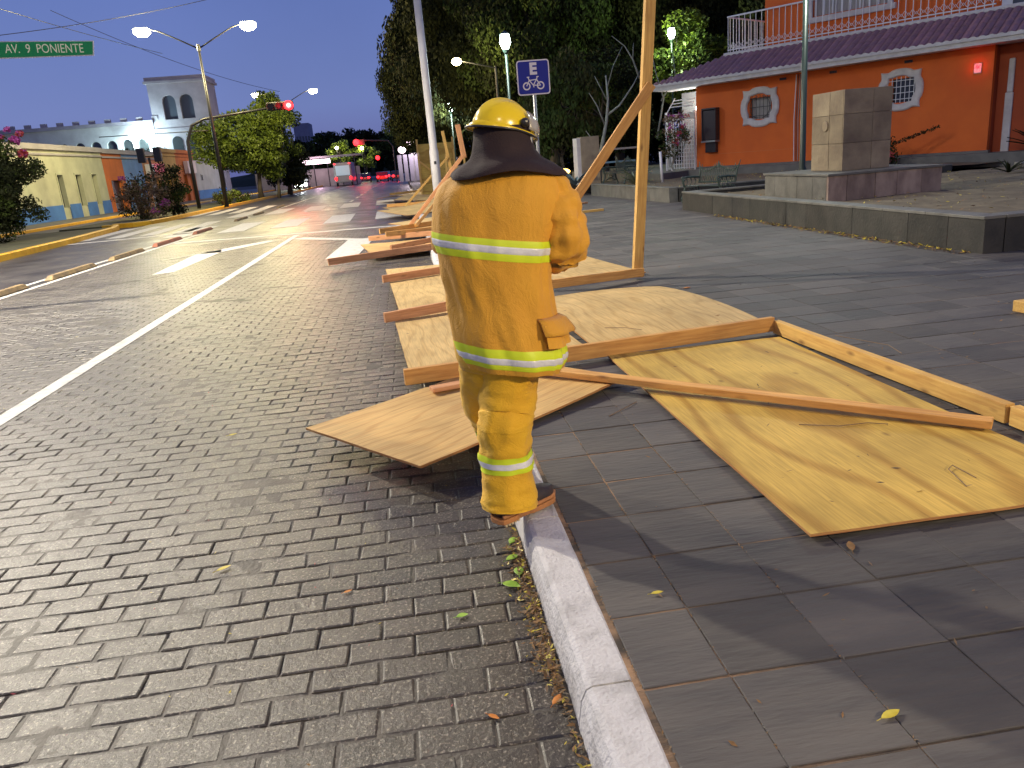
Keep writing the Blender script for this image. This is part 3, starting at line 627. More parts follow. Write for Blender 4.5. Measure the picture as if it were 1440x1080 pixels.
# gate at the left end of the house
gate = thing('entrance_gate', hp(-.7, 0, .7), 'white latticed metal entrance gate with sign board at left end of orange house', 'gate')
b = MB(); hbox(b, -1.45, -1.39, -.05, .01, .55, 2.95); hbox(b, -.12, -.06, -.05, .01, .7, 2.95); hbox(b, -1.2, -1.15, -.05, .01, .7, 2.6); b.obj('gate_post', MT['white_metal'], gate)
for k in range(5):
    b = MB(); hbox(b, -1.36+k*.04, -1.345+k*.04, -.03, -.01, .75, 2.58); b.obj('bar', MT['white_metal'], gate)
for k in range(9):
    b = MB(); hbox(b, -1.09+k*.12, -1.065+k*.12, -.03, -.01, .75, 2.58); b.obj('bar', MT['white_metal'], gate)
for k in range(13):
    b = MB(); hbox(b, -1.15, -.12, -.009, .005, .78+k*.145, .80+k*.145); b.obj('crossbar', MT['white_metal'], gate)
b = MB(); hbox(b, -1.45, -.05, -.02, .03, 2.62, 2.86); sb = b.obj('sign_board', mat('cream_board', (.62,.55,.48), rough=.6), gate)
for k in range(3):
    b = MB(); b.tube([hp(-1.1+.05*k, .2-.1*k, 3.12+.12*k), hp(-.05, .2-.1*k, 3.12+.12*k)], .02, 6); b.obj('awning_slat', MT['white_metal'], gate)
b = MB(); b.tube([hp(-1.2, .25, 2.9), hp(-1.0, -.05, 3.45)], .02, 6); b.obj('awning_arm', MT['white_metal'], gate)
b = MB(); hbox(b, -1.6, -.02, -1.5, -1.45, .5, 3.7); b.obj('back_panel', MT['curtain'], gate)
light('entrance_lamp', hp(-.6, -.6, 3.3), 60, (.9, 1, .95), .1, gate)
b = MB(); b.sphere(hp(-.25, -.5, 3.0), .09); b.obj('entrance_bulb', emis('entrance_glow', (.9,1,.97), 8), gate)
b = MB(); hbox(b, -1.6, -.04, -.2, .25, .3, .70); structure('entrance_step', b, MT['grey_stone'])

def text(name, s, M_, size, m, parent=None, ext=.002, bold=0, sx=1):
    c = bpy.data.curves.new(name, 'FONT'); c.body = s; c.size = size; c.extrude = ext; c.align_x = 'CENTER'; c.align_y = 'CENTER'; c.offset = bold
    o = bpy.data.objects.new(name, c); COL.objects.link(o); dg = bpy.context.evaluated_depsgraph_get(); me = bpy.data.meshes.new_from_object(o.evaluated_get(dg))
    bpy.data.objects.remove(o); me.materials.clear(); me.materials.append(m)
    o = bpy.data.objects.new(name, me); COL.objects.link(o); o.matrix_basis = M_ @ Matrix.Diagonal((sx, 1, 1, 1)); return attach(o, parent)
def face_matrix(loc, right, up):
    r_ = Vector(right).normalized(); u_ = Vector(up).normalized(); n_ = r_.cross(u_).normalized(); u_ = n_.cross(r_); M_ = Matrix((r_, u_, n_)).transposed().to_4x4(); M_.translation = loc; return M_
text('lettering', 'ENTRADA', face_matrix(hp(-.72, .034, 2.74), HU, HZ), .20, mat('red_lettering', (.45,.06,.03), rough=.6), gate, bold=.004)

# wall telephone booth
ph = thing('telephone_booth', hp(.7, .2, 1.4), 'dark wall mounted telephone hood on orange wall beside the gate', 'telephone booth')
b = MB(); hbox(b, .40, 1.02, .0, .30, 2.86, 2.93); hbox(b, .40, .45, 0, .30, 1.75, 2.858); hbox(b, .97, 1.02, 0, .30, 1.75, 2.858); hbox(b, .452, .968, 0, .05, 1.75, 2.858); b.obj('hood', MT['black_plastic'], ph, bevel=.02)
b = MB(); hbox(b, .455, .965, .055, .27, 1.76, 2.84); b.obj('telephone', mat('phone_body', (.03,.018,.022), rough=.4), ph, bevel=.02)
b = MB(); hbox(b, .40, 1.02, 0, .34, 1.68, 1.745); b.obj('shelf', MT['grey_metal'], ph, bevel=.01)
b = MB(); hbox(b, .5, .95, 0, .2, 1.3, 1.678); b.obj('lower_box', MT['black_plastic'], ph, bevel=.02)

# ================================================================== PLANTERS AND MONUMENT
def block_wall(par, p0, p1, z0, z1, th, m, piece, seed, wmin=.5, wmax=.85, cap=None, inward=1):
    """wall from p0 to p1 of separate cladding blocks, slightly uneven"""
    rr = random.Random(seed); p0 = Vector((*p0, 0)); p1 = Vector((*p1, 0)); d = p1-p0; L = d.length; d.normalize(); n_ = Vector((-d.y, d.x, 0))*inward
    Mx = Matrix((d, Vector((-d.y, d.x, 0)), HZ)).transposed(); s = 0
    while s < L-.01:
        w_ = min(rr.uniform(wmin, wmax), L-s)
        if L-s-w_ < .2: w_ = L-s
        b = MB(); c = p0+d*(s+w_/2)+n_*(th/2+rr.uniform(-.003,.003)); b.box((c.x, c.y, (z0+z1)/2), (w_-.003, th, z1-z0), M=Mx); b.obj(piece, m, par, bevel=.003); s += w_
    if cap:
        s = 0
        while s < L-.01:
            w_ = min(rr.uniform(.9, 1.3), L-s)
            if L-s-w_ < .3: w_ = L-s
            b = MB(); c = p0+d*(s+w_/2)+n_*(th/2); b.box((c.x, c.y, z1+.021), (w_-.004, th+.03, .038), M=Mx); b.obj('cap_stone', cap, par, bevel=.006); s += w_
pa = thing('planter', (6.7, 8.5, .13), 'long low dark stone planter wall in front of the monument', 'planter')
block_wall(pa, (6.68, 18.8), (6.68, 8.45), .10, .53, .26, MT['stone_dk'], 'wall_block', 3, cap=MT['stone_cap'])
block_wall(pa, (6.95, 8.45), (13.5, 8.30), .10, .53, .26, MT['stone_dk'], 'wall_block', 4, cap=MT['stone_cap'])
block_wall(pa, (13, 18.8), (6.95, 18.8), .10, .53, .26, MT['stone_dk'], 'wall_block', 5, cap=MT['stone_cap'])
def soil(name, x0, x1, y0, y1, z, amp=.05, m='soil', seed=0):
    b = MB(); flat(b, x0, x1, y0, y1, z, 40, 40, lambda x, y: amp*noise.noise((x*.8, y*.8, seed))+.02*noise.noise((x*4, y*4, seed)))
    return structure(name, b, MT[m], smooth=True)
soil('planter_soil', 6.9, 26, 8.55, 18.6, .47)
pb = thing('planter', (6.8, 21.6, .13), 'second low stone planter farther back before the white gate', 'planter')
block_wall(pb, (6.85, 29.2), (7.30, 21.6), .10, .50, .26, MT['stone_cap'], 'wall_block', 6, .4, .6, cap=MT['stone_cap'])
block_wall(pb, (7.58, 21.6), (15.5, 21.1), .10, .50, .26, MT['stone_dk'], 'wall_block', 7, cap=MT['stone_cap'])
soil('planter_soil', 7.4, 34, 21.7, 32, .46, .06, seed=3)
b = MB(); b.prism([(9.5,29,.3),(11.0,30.2,.3),(17.2,22.3,.3),(22,15.5,.3),(30,15.5,.3),(30,45,.3),(9.5,45,.3)], (0,0,.40)); structure('house_terrace', b, MT['grey_stone'])

mon = thing('stone_monument', (8.6, 14.7, .45), 'rectangular stone slab monument on a wide pinkish plinth', 'monument')
b = MB(); b.bb(7.62, 9.75, 13.62, 16.1, .40, .90); b.obj('plinth_core', MT['grey_stone'], mon)
rr = random.Random(2)
x = 7.55
for w_ in (.36, .55, .42, .48, .40):
    b = MB(); b.bb(x+.003, x+w_-.003, 13.55+rr.uniform(-.004,.004), 13.617, .42, .90); b.obj('cladding_slab', MT['stone_pink'], mon, bevel=.004); x += w_
y = 13.62
for w_ in (.5, .6, .45, .5, .45):
    b = MB(); b.bb(7.55+rr.uniform(-.004,.004), 7.617, y+.003, y+w_-.003, .42, .90); b.obj('cladding_slab', MT['stone_cap'], mon, bevel=.004); y += w_
b = MB(); b.bb(7.52, 9.80, 13.52, 16.15, .903, .945); b.obj('plinth_cap', MT['stone_cap'], mon, bevel=.006)
# upright slab block: left face and front face tiled with separate slabs
X0, X1, Y0, Y1, Z0, Z1 = 8.17, 9.13, 14.2, 15.35, .947, 2.40
b = MB(); b.bb(X0+.03, X1-.03, Y0+.03, Y1-.03, Z0, Z1-.004); b.obj('block_core', MT['stone_mon'], mon)
zz = [Z0, Z0+.50, Z0+1.02, Z1]
for a_, c_ in ((X0, X0+.58), (X0+.58, X1)):
    for k in range(3):
        b = MB(); b.bb(a_+.003, c_-.003, Y0+rr.uniform(-.004,.004), Y0+.028, zz[k]+.003, zz[k+1]-.003); b.obj('cladding_slab', MT['stone_mon'], mon, bevel=.003)
for a_, c_ in ((Y0+.03, Y0+.5), (Y0+.5, Y1)):
    for k in range(3):
        b = MB(); b.bb(X0+rr.uniform(-.004,.004), X0+.028, a_+.003, c_-.003, zz[k]+.003, zz[k+1]-.003); b.obj('cladding_slab', MT['stone_mon'], mon, bevel=.003)
b = MB(); b.tube([(X0-.03, Y0+.62, 1.78), (X0+.0, Y0+.62, 1.78)], .10, 16); b.obj('relief_medallion', MT['stone_mon'], mon, bevel=.01)

# park lamp pole in front of the house (its head is above the picture)
pk = thing('park_lamp', (8.85, 17.0, .45), 'dark green lamp pole rising behind the stone monument plinth', 'street lamp', 'park lamps')
b = MB(); b.tube([(8.85,17,.40),(8.85,17,.9),(8.84,17,1.0),(8.83,17,5.2)], [.10,.09,.065,.055], 12); b.obj('pole', MT['green_pole'], pk, smooth=True)
b = MB(); b.tube([(8.83,17,5.2),(8.83,17,5.32)], [.12,.16], 12); b.tube([(8.83,17,5.85),(8.83,17,5.97)], [.2,.05], 12); b.obj('cap', MT['green_pole'], pk)
b = MB(); b.tube([(8.83,17,5.33),(8.83,17,5.55),(8.83,17,5.85)], [.12,.2,.17], 12); b.obj('globe', MT['lamp_white'], pk, smooth=True)
light('park_bulb', (8.83, 16.6, 5.6), 470, (.92, 1, .86), .2, pk)

def park_lamp(x, y, ztop, power, label, zb=.13, col=(.85, 1, .9)):
    t = thing('park_lamp', (x, y, zb), label, 'street lamp', 'park lamps')
    b = MB(); b.tube([(x,y,zb),(x,y,zb+.4),(x,y,zb+.5),(x,y,ztop-.75)], [.11,.10,.06,.05], 10); b.obj('pole', MT['green_pole'], t, smooth=True)
    b = MB(); b.tube([(x,y,ztop-.75),(x,y,ztop-.62)], [.08,.14], 10); b.obj('collar', MT['green_pole'], t)
    b = MB(); b.tube([(x,y,ztop-.61),(x,y,ztop-.4),(x,y,ztop-.12)], [.10,.20,.15], 12); b.obj('globe', MT['lamp_white'], t, smooth=True)
    b = MB(); b.tube([(x,y,ztop-.118),(x,y,ztop)], [.19,.03], 10); b.obj('cap', MT['green_pole'], t)
    light('globe_bulb', (x-.3, y-.3, ztop-.4), power*.6, col, .2, t)
    return t
park_lamp(4.15, 30, 6.1, 700, 'park lamp with glowing white globe just left of the blue bicycle sign')
park_lamp(3.6, 55, 5.7, 900, 'smaller white globe park lamp seen between the white pole and the helmet')
park_lamp(14.5, 42, 7.6, 900, 'park lamp lighting bright green foliage beside the porch roof', col=(.8,1,.6))
park_lamp(6.2, -3.4, 4.9, 3500, 'park lamp behind the camera on the pavement', col=(1,.78,.45))

# ================================================================== MEDIAN STREET LAMPS
def street_lamp(x, y, label, power, glow=MT['lamp_warm'], both=True, h=10.1, arm=3.0):
    t = thing('street_lamp', (x, y, .1), label, 'street lamp', 'double armed street lamps on the median')
    b = MB(); b.tube([(x,y,.1),(x,y,5),(x,y,h)], [.15,.11,.07], 10); b.obj('pole', MT['black'], t, smooth=True)
    b = MB(); b.tube([(x,y,h-.15),(x,y,h+.25)], .12, 10); b.obj('collar', MT['black'], t)
    for s in (-1, 1):
        ex, ez = x+s*arm, h+1.35
        b = MB(); b.tube([(x,y,h),(x+s*arm*.35,y,h+.55),(x+s*arm*.75,y,h+1.15),(ex,y,ez)], [.05,.045,.04,.035], 8); b.obj('arm', MT['black'], t, smooth=True)
        b = MB(); b.box((ex+s*.3,y,ez+.04),(.9,.36,.10)); b.obj('lamp_head', MT['grey_metal'], t, bevel=.03)
        b = MB(); b.tube([(ex+s*.3,y,ez-.012),(ex+s*.3,y,ez-.22),(ex+s*.3,y,ez-.42)], [.50,.52,.30], 14); b.obj('lens', glow, t, smooth=True)  # oversized glowing body: the lamp's bloom is put into its shape
        light('lamp_bulb', (ex+s*.3, y, ez-.60), power, (1, .90, .72) if y < 40 else (1, .84, .40), .22, t, 'SPOT' if y < 40 else 'POINT', spot=152)
    return t
street_lamp(-12.2, 15.5, 'double armed street lamp on the median left of the picture', 12500)
street_lamp(-12.15, 56.2, 'tall double armed street lamp with two glaring yellow lights on the left median', 5200)
street_lamp(-12.8, 100, 'double armed street lamp with small lights farther down the median', 1300)
street_lamp(-12.3, -26, 'double armed street lamp on the median behind the camera', 4200)
# roadside lamp on the pavement behind the camera: lights the near side of everything
kl = thing('street_lamp', (3.4, -8.5, .13), 'single armed pavement street lamp behind the camera', 'street lamp')
b = MB(); b.tube([(3.4,-8.5,.13),(3.4,-8.5,8.6)], [.13,.07], 10); b.tube([(3.4,-8.5,8.5),(2.6,-8.2,9.0),(1.6,-8.0,9.1)], .04, 8); b.obj('pole', MT['grey_metal'], kl)
b = MB(); b.box((1.3,-8.0,9.13),(.8,.32,.10)); b.obj('lamp_head', MT['grey_metal'], kl, bevel=.02)
b = MB(); b.tube([(1.3,-8,9.07),(1.3,-8,8.98)], [.25,.18], 12); b.obj('lens', MT['lamp_warm'], kl)
light('lamp_bulb', (1.3, -8, 8.8), 1000, (1, .80, .50), .12, kl)
# kerbside warm lamp between the trees
wl = thing('street_lamp', (5.6, 45, .13), 'warm street lamp glowing on a side arm above the helmet', 'street lamp')
b = MB(); b.tube([(5.6,45,.13),(5.6,45,6.6)], [.1,.06], 8); b.tube([(5.6,45,6.5),(4.6,45,6.75),(3.6,45,7.0)], .035, 8); b.obj('pole', MT['black'], wl)
b = MB(); b.sphere((3.5,45,6.95), (.26,.26,.2)); b.obj('lens', emis('warm_yellow_glow', (1,.85,.35), 50), wl, smooth=True)
light('lamp_bulb', (3.5, 44.6, 6.6), 900, (1,.82,.4), .2, wl)

# ================================================================== FALLEN HOARDING
# nearest frame on the right
h1 = thing('fallen_hoarding', (2.1, 4.1, .13), 'large yellow plywood hoarding lying on the pavement at right with diagonal brace and side rail', 'hoarding')
sheet('plywood_sheet', (2.08, 4.08, .150), R(90.5), 3.03, 1.38, .012, MT['ply'], h1, lambda x, y: .006*x*x+.004*y)
beam('side_rail', (2.82, 5.80, .195), (2.94, 3.42, .195), .055, .105, MT['pine_yel'], h1)
beam('side_rail', (2.945, 3.40, .195), (2.97, 2.2, .195), .055, .105, MT['pine_yel'], h1)
beam('diagonal_brace', (.62, 5.30, .235), (2.78, 3.34, .192), .085, .042, MT['pine'], h1)
beam('cross_rail', (-.16, 5.40, .222), (2.80, 5.805, .215), .05, .115, MT['pine'], h1)
# loose sheet overhanging the kerb
s2 = thing('plywood_sheet', (.27, 4.77, .16), 'loose tan plywood sheet jutting over the kerb onto the road below the firefighter', 'plywood sheet')
sheet('board', (.265, 4.78, .165), R(37.4), 1.76, 1.14, .014, MT['ply_tan'], s2, lambda x, y: .012*(x*x-.5)-.004*y, tilt=(0, R(-1.2)))
beam('batten', (.02, 5.10, .195), (.62, 5.28, .19), .09, .03, MT['pine_red'], s2)
# second fallen frame
h2 = thing('fallen_hoarding', (1.3, 8.5, .13), 'fallen hoarding of pale plywood sheets with the tall upright post and brace behind the firefighter', 'hoarding')
ax2 = R(93.5)
sheet('plywood_sheet', (.50, 7.10, .148), ax2, 2.55, 1.42, .014, MT['ply_pale'], h2, lambda x, y: .012*y*y)
sheet('plywood_sheet', (.38, 10.4, .148), ax2, 3.9, 1.42, .014, MT['ply_pale'], h2, lambda x, y: .01*x*y)
sheet('plywood_sheet', (2.02, 7.15, .20), R(95), 2.35, 1.55, .014, MT['ply_pale'], h2, lambda x, y: .05*(1-x*x)+.035*(1-y*y)-.05, tilt=(0,0))
sheet('plywood_sheet', (1.95, 10.9, .155), R(97), 3.2, 1.42, .014, MT['ply_pale'], h2, lambda x, y: .012*x*x)
beam('batten', (-.36, 7.86, .215), (1.25, 8.5, .235), .05, .10, MT['pine_red'], h2)
beam('batten', (1.255, 8.5, .275), (2.72, 9.08, .225), .05, .10, MT['pine'], h2)
beam('batten', (-.45, 10.8, .215), (2.5, 12.15, .215), .05, .10, MT['pine_red'], h2)
beam('upright_post', (2.67, 9.17, .16), (2.96, 9.10, 3.9), .115, .10, MT['pine_yel'], h2, up=(0,1,0))
beam('diagonal_brace', (1.28, 9.06, .34), (2.88, 9.055, 2.34), .05, .11, MT['pine'], h2, up=(1,0,1))
# third frame on the road
h3 = thing('fallen_hoarding', (0, 15.8, .05), 'fallen frame with orange rails reaching onto the road beside the white lane arrow', 'hoarding')
beam('rail', (-1.52, 14.3, .15), (1.4, 14.95, .24), .05, .12, MT['pine_red'], h3)
beam('rail', (-.95, 18.1, .19), (1.6, 17.3, .24), .05, .11, MT['pine_red'], h3)
sheet('plywood_sheet', (.35, 16.2, .14), R(8), 2.6, 2.1, .014, MT['ply_tan'], h3, lambda x, y: .02*x*x)
beam('rail', (-.4, 15.1, .22), (1.5, 17.0, .25), .05, .1, MT['pine_red'], h3)
h4 = thing('fallen_hoarding', (.8, 20, .1), 'fallen frame of pale sheets and rails just before the stop line', 'hoarding')
sheet('plywood_sheet', (.75, 19.3, .22), R(10), 2.3, 1.9, .014, MT['ply_pale'], h4)
sheet('plywood_sheet', (.95, 22.4, .20), R(20), 2.5, 2.2, .014, MT['ply_pale'], h4, lambda x, y: .04*x)
beam('rail', (-.72, 18.9, .27), (1.8, 20.6, .30), .05, .12, MT['pine'], h4)
beam('rail', (-.55, 17.75, .28), (1.7, 18.2, .28), .05, .11, MT['pine'], h4)
p8 = thing('timber_pole', (0, 20.8, .2), 'long brown timber leaning up from the debris towards the firefighter\'s shoulder', 'timber')
beam('pole', (0, 20.0, .26), (1.52, 20, 1.86), .09, .09, MT['pine_red'], p8, up=(0,1,0))
beam('upright', (1.53, 20.06, 1.78), (1.44, 20.06, 2.58), .12, .09, MT['pine_red'], p8, up=(0,1,0))
p9 = thing('timber_pole', (.3, 22, .2), 'second thinner timber leaning in the debris beside the firefighter\'s left shoulder', 'timber')
beam('pole', (.15, 19.2, .3), (1.3, 20.5, 1.3), .07, .07, MT['pine'], p9, up=(0,1,0))
h5 = thing('fallen_hoarding', (.2, 28.5, .1), 'fallen pale sheet with rail resting on the first crosswalk', 'hoarding')
sheet('plywood_sheet', (.6, 28.3, .26), R(25), 2.6, 2.4, .014, MT['ply_pale'], h5, lambda x, y: .08*x*x, tilt=(R(3), R(-6)))
beam('rail', (-.8, 32.0, .28), (1.4, 31.0, .32), .06, .12, MT['pine'], h5)
sheet('plywood_sheet', (.4, 31.4, .2), R(10), 2.4, 2.6, .014, MT['ply_pale'], h5)
d10 = thing('timber_brace', (.6, 30, .2), 'yellow upright post with long diagonal brace rising behind the white pole', 'timber')
beam('brace', (-.08, 30, .3), (1.74, 30, 1.98), .08, .08, MT['pine_yel'], d10, up=(0,1,0))
beam('post', (1.58, 30.1, 2.86), (1.86, 30.1, .7), .11, .11, MT['pine_yel'], d10, up=(0,1,0))
h6 = thing('fallen_hoarding', (.4, 41, .1), 'far heap of pale sheets beyond the second crosswalk', 'hoarding')
sheet('plywood_sheet', (.4, 42, .3), R(15), 3.2, 3.6, .014, MT['ply_pale'], h6, lambda x, y: .1*y*x)
sheet('plywood_sheet', (.9, 37.2, .28), R(-12), 2.4, 3.0, .014, MT['ply_pale'], h6, tilt=(R(2), R(5)))
beam('rail', (-.9, 46, .3), (1.9, 44, .45), .07, .12, MT['pine_yel'], h6)
h7 = thing('standing_hoarding', (1.7, 40, .13), 'tall plywood hoarding still standing behind the white pole', 'hoarding')
for k, (xa, xb) in enumerate([(.85, 1.68), (1.70, 2.5)]):
    b = MB(); b.bb(xa, xb, 40, 40.02, .2, 2.72); b.obj('plywood_sheet', MT['ply'], h7)
for xx in (.80, 1.69, 2.55): beam('upright_post', (xx, 39.93, .13), (xx, 39.93, 2.95), .09, .09, MT['pine_yel'], h7, up=(0,1,0))
beam('rail', (.85, 39.93, 1.9), (1.65, 39.93, 1.2), .09, .05, MT['pine_yel'], h7, up=(0,1,0))
h8 = thing('standing_hoarding', (2.7, 36, .13), 'low plywood hoarding with bare posts standing right of the white pole', 'hoarding')
b = MB(); b.bb(1.9, 3.1, 36, 36.02, .2, 1.55); b.obj('plywood_sheet', MT['ply_tan'], h8)
for xx in (1.88, 2.3, 2.7, 3.12): beam('upright_post', (xx, 35.93, .13), (xx+.05, 35.93, 2.1+.4*math.sin(xx*5)), .08, .08, MT['pine_yel'], h8, up=(0,1,0))
# loose offcuts
o1 = beam('timber_offcut', (4.82, 5.62, .175), (6.1, 5.75, .175), .14, .09, MT['pine_yel']); tag(o1, 'yellow timber offcut lying on the pavement at the right edge of the photo', 'timber')
o2 = beam('timber_offcut', (3.95, 20.6, .16), (5.2, 20.9, .16), .12, .06, MT['pine_yel']); tag(o2, 'short timber lying on the pavement beneath the leaning brace, before the far planter', 'timber')
o3 = beam('timber_offcut', (4.3, 23.4, .16), (5.6, 24.6, .16), .12, .05, MT['pine_red']); tag(o3, 'reddish timber lying just before the far left planter wall', 'timber')

# ================================================================== SIGNS AND SIGNALS
wp = thing('white_pole', (1.03, 26, .13), 'tall white painted pole rising from the kerb debris', 'pole')
b = MB(); b.tube([(1.03,26,.1),(1.03,26,2.1),(1.03,26,2.2),(.98,26,9)], [.15,.145,.12,.11], 14); b.obj('shaft', MT['white_pole'], wp, smooth=True)
b = MB(); b.box((1.03, 25.86, 1.75), (.07,.03,.09)); b.obj('plate', MT['black'], wp)

bs = thing('bicycle_sign', (2.38, 14, .13), 'blue square sign with white letter E and bicycle pictogram', 'sign')
b = MB(); b.tube([(2.38,14.04,.13),(2.38,14.04,3.2)], .03, 10); b.obj('post', MT['grey_metal'], bs, smooth=True)
def rrect(cx, cz, w_, h_, r_, n=6):
    pts = []
    for sx, sz, a0 in ((1,-1,-90),(1,1,0),(-1,1,90),(-1,-1,180)):
        for k in range(n+1):
            a = R(a0+90*k/n); pts.append((cx+sx*(w_/2-r_)+r_*math.cos(a), cz+sz*(h_/2-r_)+r_*math.sin(a)))
    return pts
SC = (2.375, 13.99, 2.965); sgn = Matrix.Translation(SC) @ Matrix.Rotation(R(-3), 4, 'Z') @ Matrix.Rotation(R(90), 4, 'X')
blue = mat('sign_blue', (.018, .030, .30), rough=.55, spec=.2); swhite = mat('sign_white', (.68, .66, .72), rough=.4)
b = MB(); b.prism([(x, z, 0) for x, z in rrect(0, 0, .56, .56, .05)], (0,0,-.006)); b.obj('border', swhite, bs, mat=sgn)
b = MB(); b.prism([(x, z, .005) for x, z in rrect(0, 0, .52, .52, .035)], (0,0,-.0045)); b.obj('panel', blue, bs, mat=sgn)
text('letter', 'E', sgn @ Matrix.Translation((0,.13,.009)), .25, swhite, bs, bold=.012)
b = MB()
def ring(cx, cy, r_, t_): 
    n = 28; b.grid([[(cx+(r_+s*t_/2)*math.cos(2*math.pi*k/n), cy+(r_+s*t_/2)*math.sin(2*math.pi*k/n), .008) for k in range(n)] for s in (-1, 1)], closed=True)
def stroke(p, q, t_=.016):
    p = Vector((*p, .0085)); q = Vector((*q, .0085)); d = (q-p).normalized(); n_ = Vector((-d.y, d.x, 0))*t_/2; b.add([p-n_, q-n_, q+n_, p+n_], [(0,1,2,3)])
WL, WR = (-.125, -.135), (.115, -.135)
ring(*WL, .055, .022); ring(*WR, .055, .022)
for p, q in ((WL,(-.075,-.04)),((-.075,-.04),(-.095,.005)),((-.115,.008),(-.07,.008)),((-.075,-.045),(.05,-.035)),((.05,-.035),(WR)),((.05,-.035),(.065,.008)),((.05,.008),(.09,.008)),((-.075,-.045),(-.01,-.125)),((-.01,-.125),(.05,-.035)),((-.01,-.125),(.115,-.135)),((-.01,-.125),(0,-.16))): stroke(p, q)
b.obj('bicycle_pictogram', swhite, bs, mat=sgn)

ss = thing('street_name_sign', (-5.5, 14, 4), 'green street name plate reading AV. 9 PONIENTE at upper left', 'sign')
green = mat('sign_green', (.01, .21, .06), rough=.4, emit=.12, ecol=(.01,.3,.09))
def P14(px, py): return None
tl_, tr_, br_, bl_ = Vector((-6.22,14,4.06)), Vector((-4.60,14,3.972)), Vector((-4.64,14,3.755)), Vector((-6.28,14,3.80))
b = MB(); b.prism([tl_, tr_, br_, bl_], (0,.02,0)); b.obj('plate', swhite, ss)
g_ = lambda s, t: (tl_*(1-s)+tr_*s)*(1-t)+(bl_*(1-s)+br_*s)*t
b = MB(); b.prism([g_(.008,.06), g_(.992,.06), g_(.992,.94), g_(.008,.94)], (0,-.004,0)); b.obj('green_panel', green, ss)
rt = (tr_-tl_).normalized(); c_ = g_(.555,.5)+Vector((0,-.012,0))
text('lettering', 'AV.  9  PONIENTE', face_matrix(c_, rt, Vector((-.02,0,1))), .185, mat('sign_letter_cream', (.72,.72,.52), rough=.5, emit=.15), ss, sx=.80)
b = MB(); b.tube([(-12.4,14.1,3.6),(-9,14.08,3.95),(-6.1,14.06,3.95)], [.08,.06,.05], 8); b.tube([(-12.4,14.1,.1),(-12.4,14.1,3.7)], .09, 8); b.obj('support_arm', MT['grey_metal'], ss)

ts = thing('traffic_signal', (-14.4, 58, .1), 'curved black mast with long arm carrying a glowing red traffic light', 'traffic light')
b = MB(); b.tube([(-14.4,58,.1),(-14.4,58,3.2),(-14.35,58,4.6),(-13.9,58,5.6),(-13.0,58,5.95),(-8.6,58,6.35)], [.13,.12,.11,.10,.09,.07], 10); b.tube([(-12.9,58,5.2),(-20,58,5.3)], .03, 6); b.obj('mast', MT['black'], ts, smooth=True)
b = MB(); b.bb(-8.75,-6.95,57.75,58.05,6.15,6.7); b.obj('housing', MT['black'], ts, bevel=.06)
yell = mat('signal_amber_rim', (.35,.2,.03), rough=.5)
for k, m_ in ((0, 'black'), (1, 'black'), (2, 'redw_glow')):
    b = MB(); b.tube([(-8.45+.6*k,57.74,6.42),(-8.45+.6*k,57.70,6.42)], .21+.1*(k==2), 18); b.obj('lamp', MT[m_], ts)  # lit red lamp drawn wider to stand for its halo
    b = MB(); b.tube([(-8.45+.6*k,57.745,6.42),(-8.45+.6*k,57.5,6.42)], .25, 18, cap=False); b.obj('hood', MT['black'], ts)
b = MB(); b.tube([(-7.25,57.69,6.42),(-7.25,57.66,6.42)], .13, 14); b.obj('glare_core', MT['red_core'], ts)  # blown-out centre of the red glare, added as its own disc
light('red_bulb', (-7.25, 57.2, 6.4), 700, (1,.02,.02), .2, ts)
pd = thing('pedestrian_signal', (-16.0, 54, .1), 'short dark signal post with two unlit heads before the orange shop fronts', 'traffic light')
b = MB(); b.tube([(-15.8,54,.1),(-15.9,54,3.6)], .08, 8); b.obj('post', MT['black'], pd)
for sx in (-.65, .35):
    b = MB(); b.bb(-15.9+sx,-15.45+sx,53.8,54.1,3.3,4.2); b.obj('head', MT['black'], pd, bevel=.04)
b = MB(); b.tube([(-16.4,54,3.7),(-15.4,54,3.7)], .04, 6); b.obj('bracket', MT['black'], pd)
b = MB(); b.bb(-15.92,-15.75,53.9,53.92,1.5,1.95); b.obj('sticker', MT['white_metal'], pd)

# overhead cables
def cable(label, p, q, sag=.6, r_=.02):
    pts = [Vector(p).lerp(Vector(q), k/24) - Vector((0,0,sag*4*(k/24)*(1-k/24))) for k in range(25)]
    b = MB(); b.tube(pts, r_, 5); tag(b.obj('overhead_cable', MT['black']), label, 'cable', 'overhead cables')
cable('overhead cable descending from the top left corner across the sky', (-26, 30, 13.5), (-18, 70, 12.0), .5)
cable('overhead cable rising from the left edge above the street name sign', (-27, 40, 8.5), (-10, 62, 14.5), .6)
cable('overhead cable sagging behind the left lamp arm', (-22, 60, 13.6), (-12, 90, 10.5), .6)

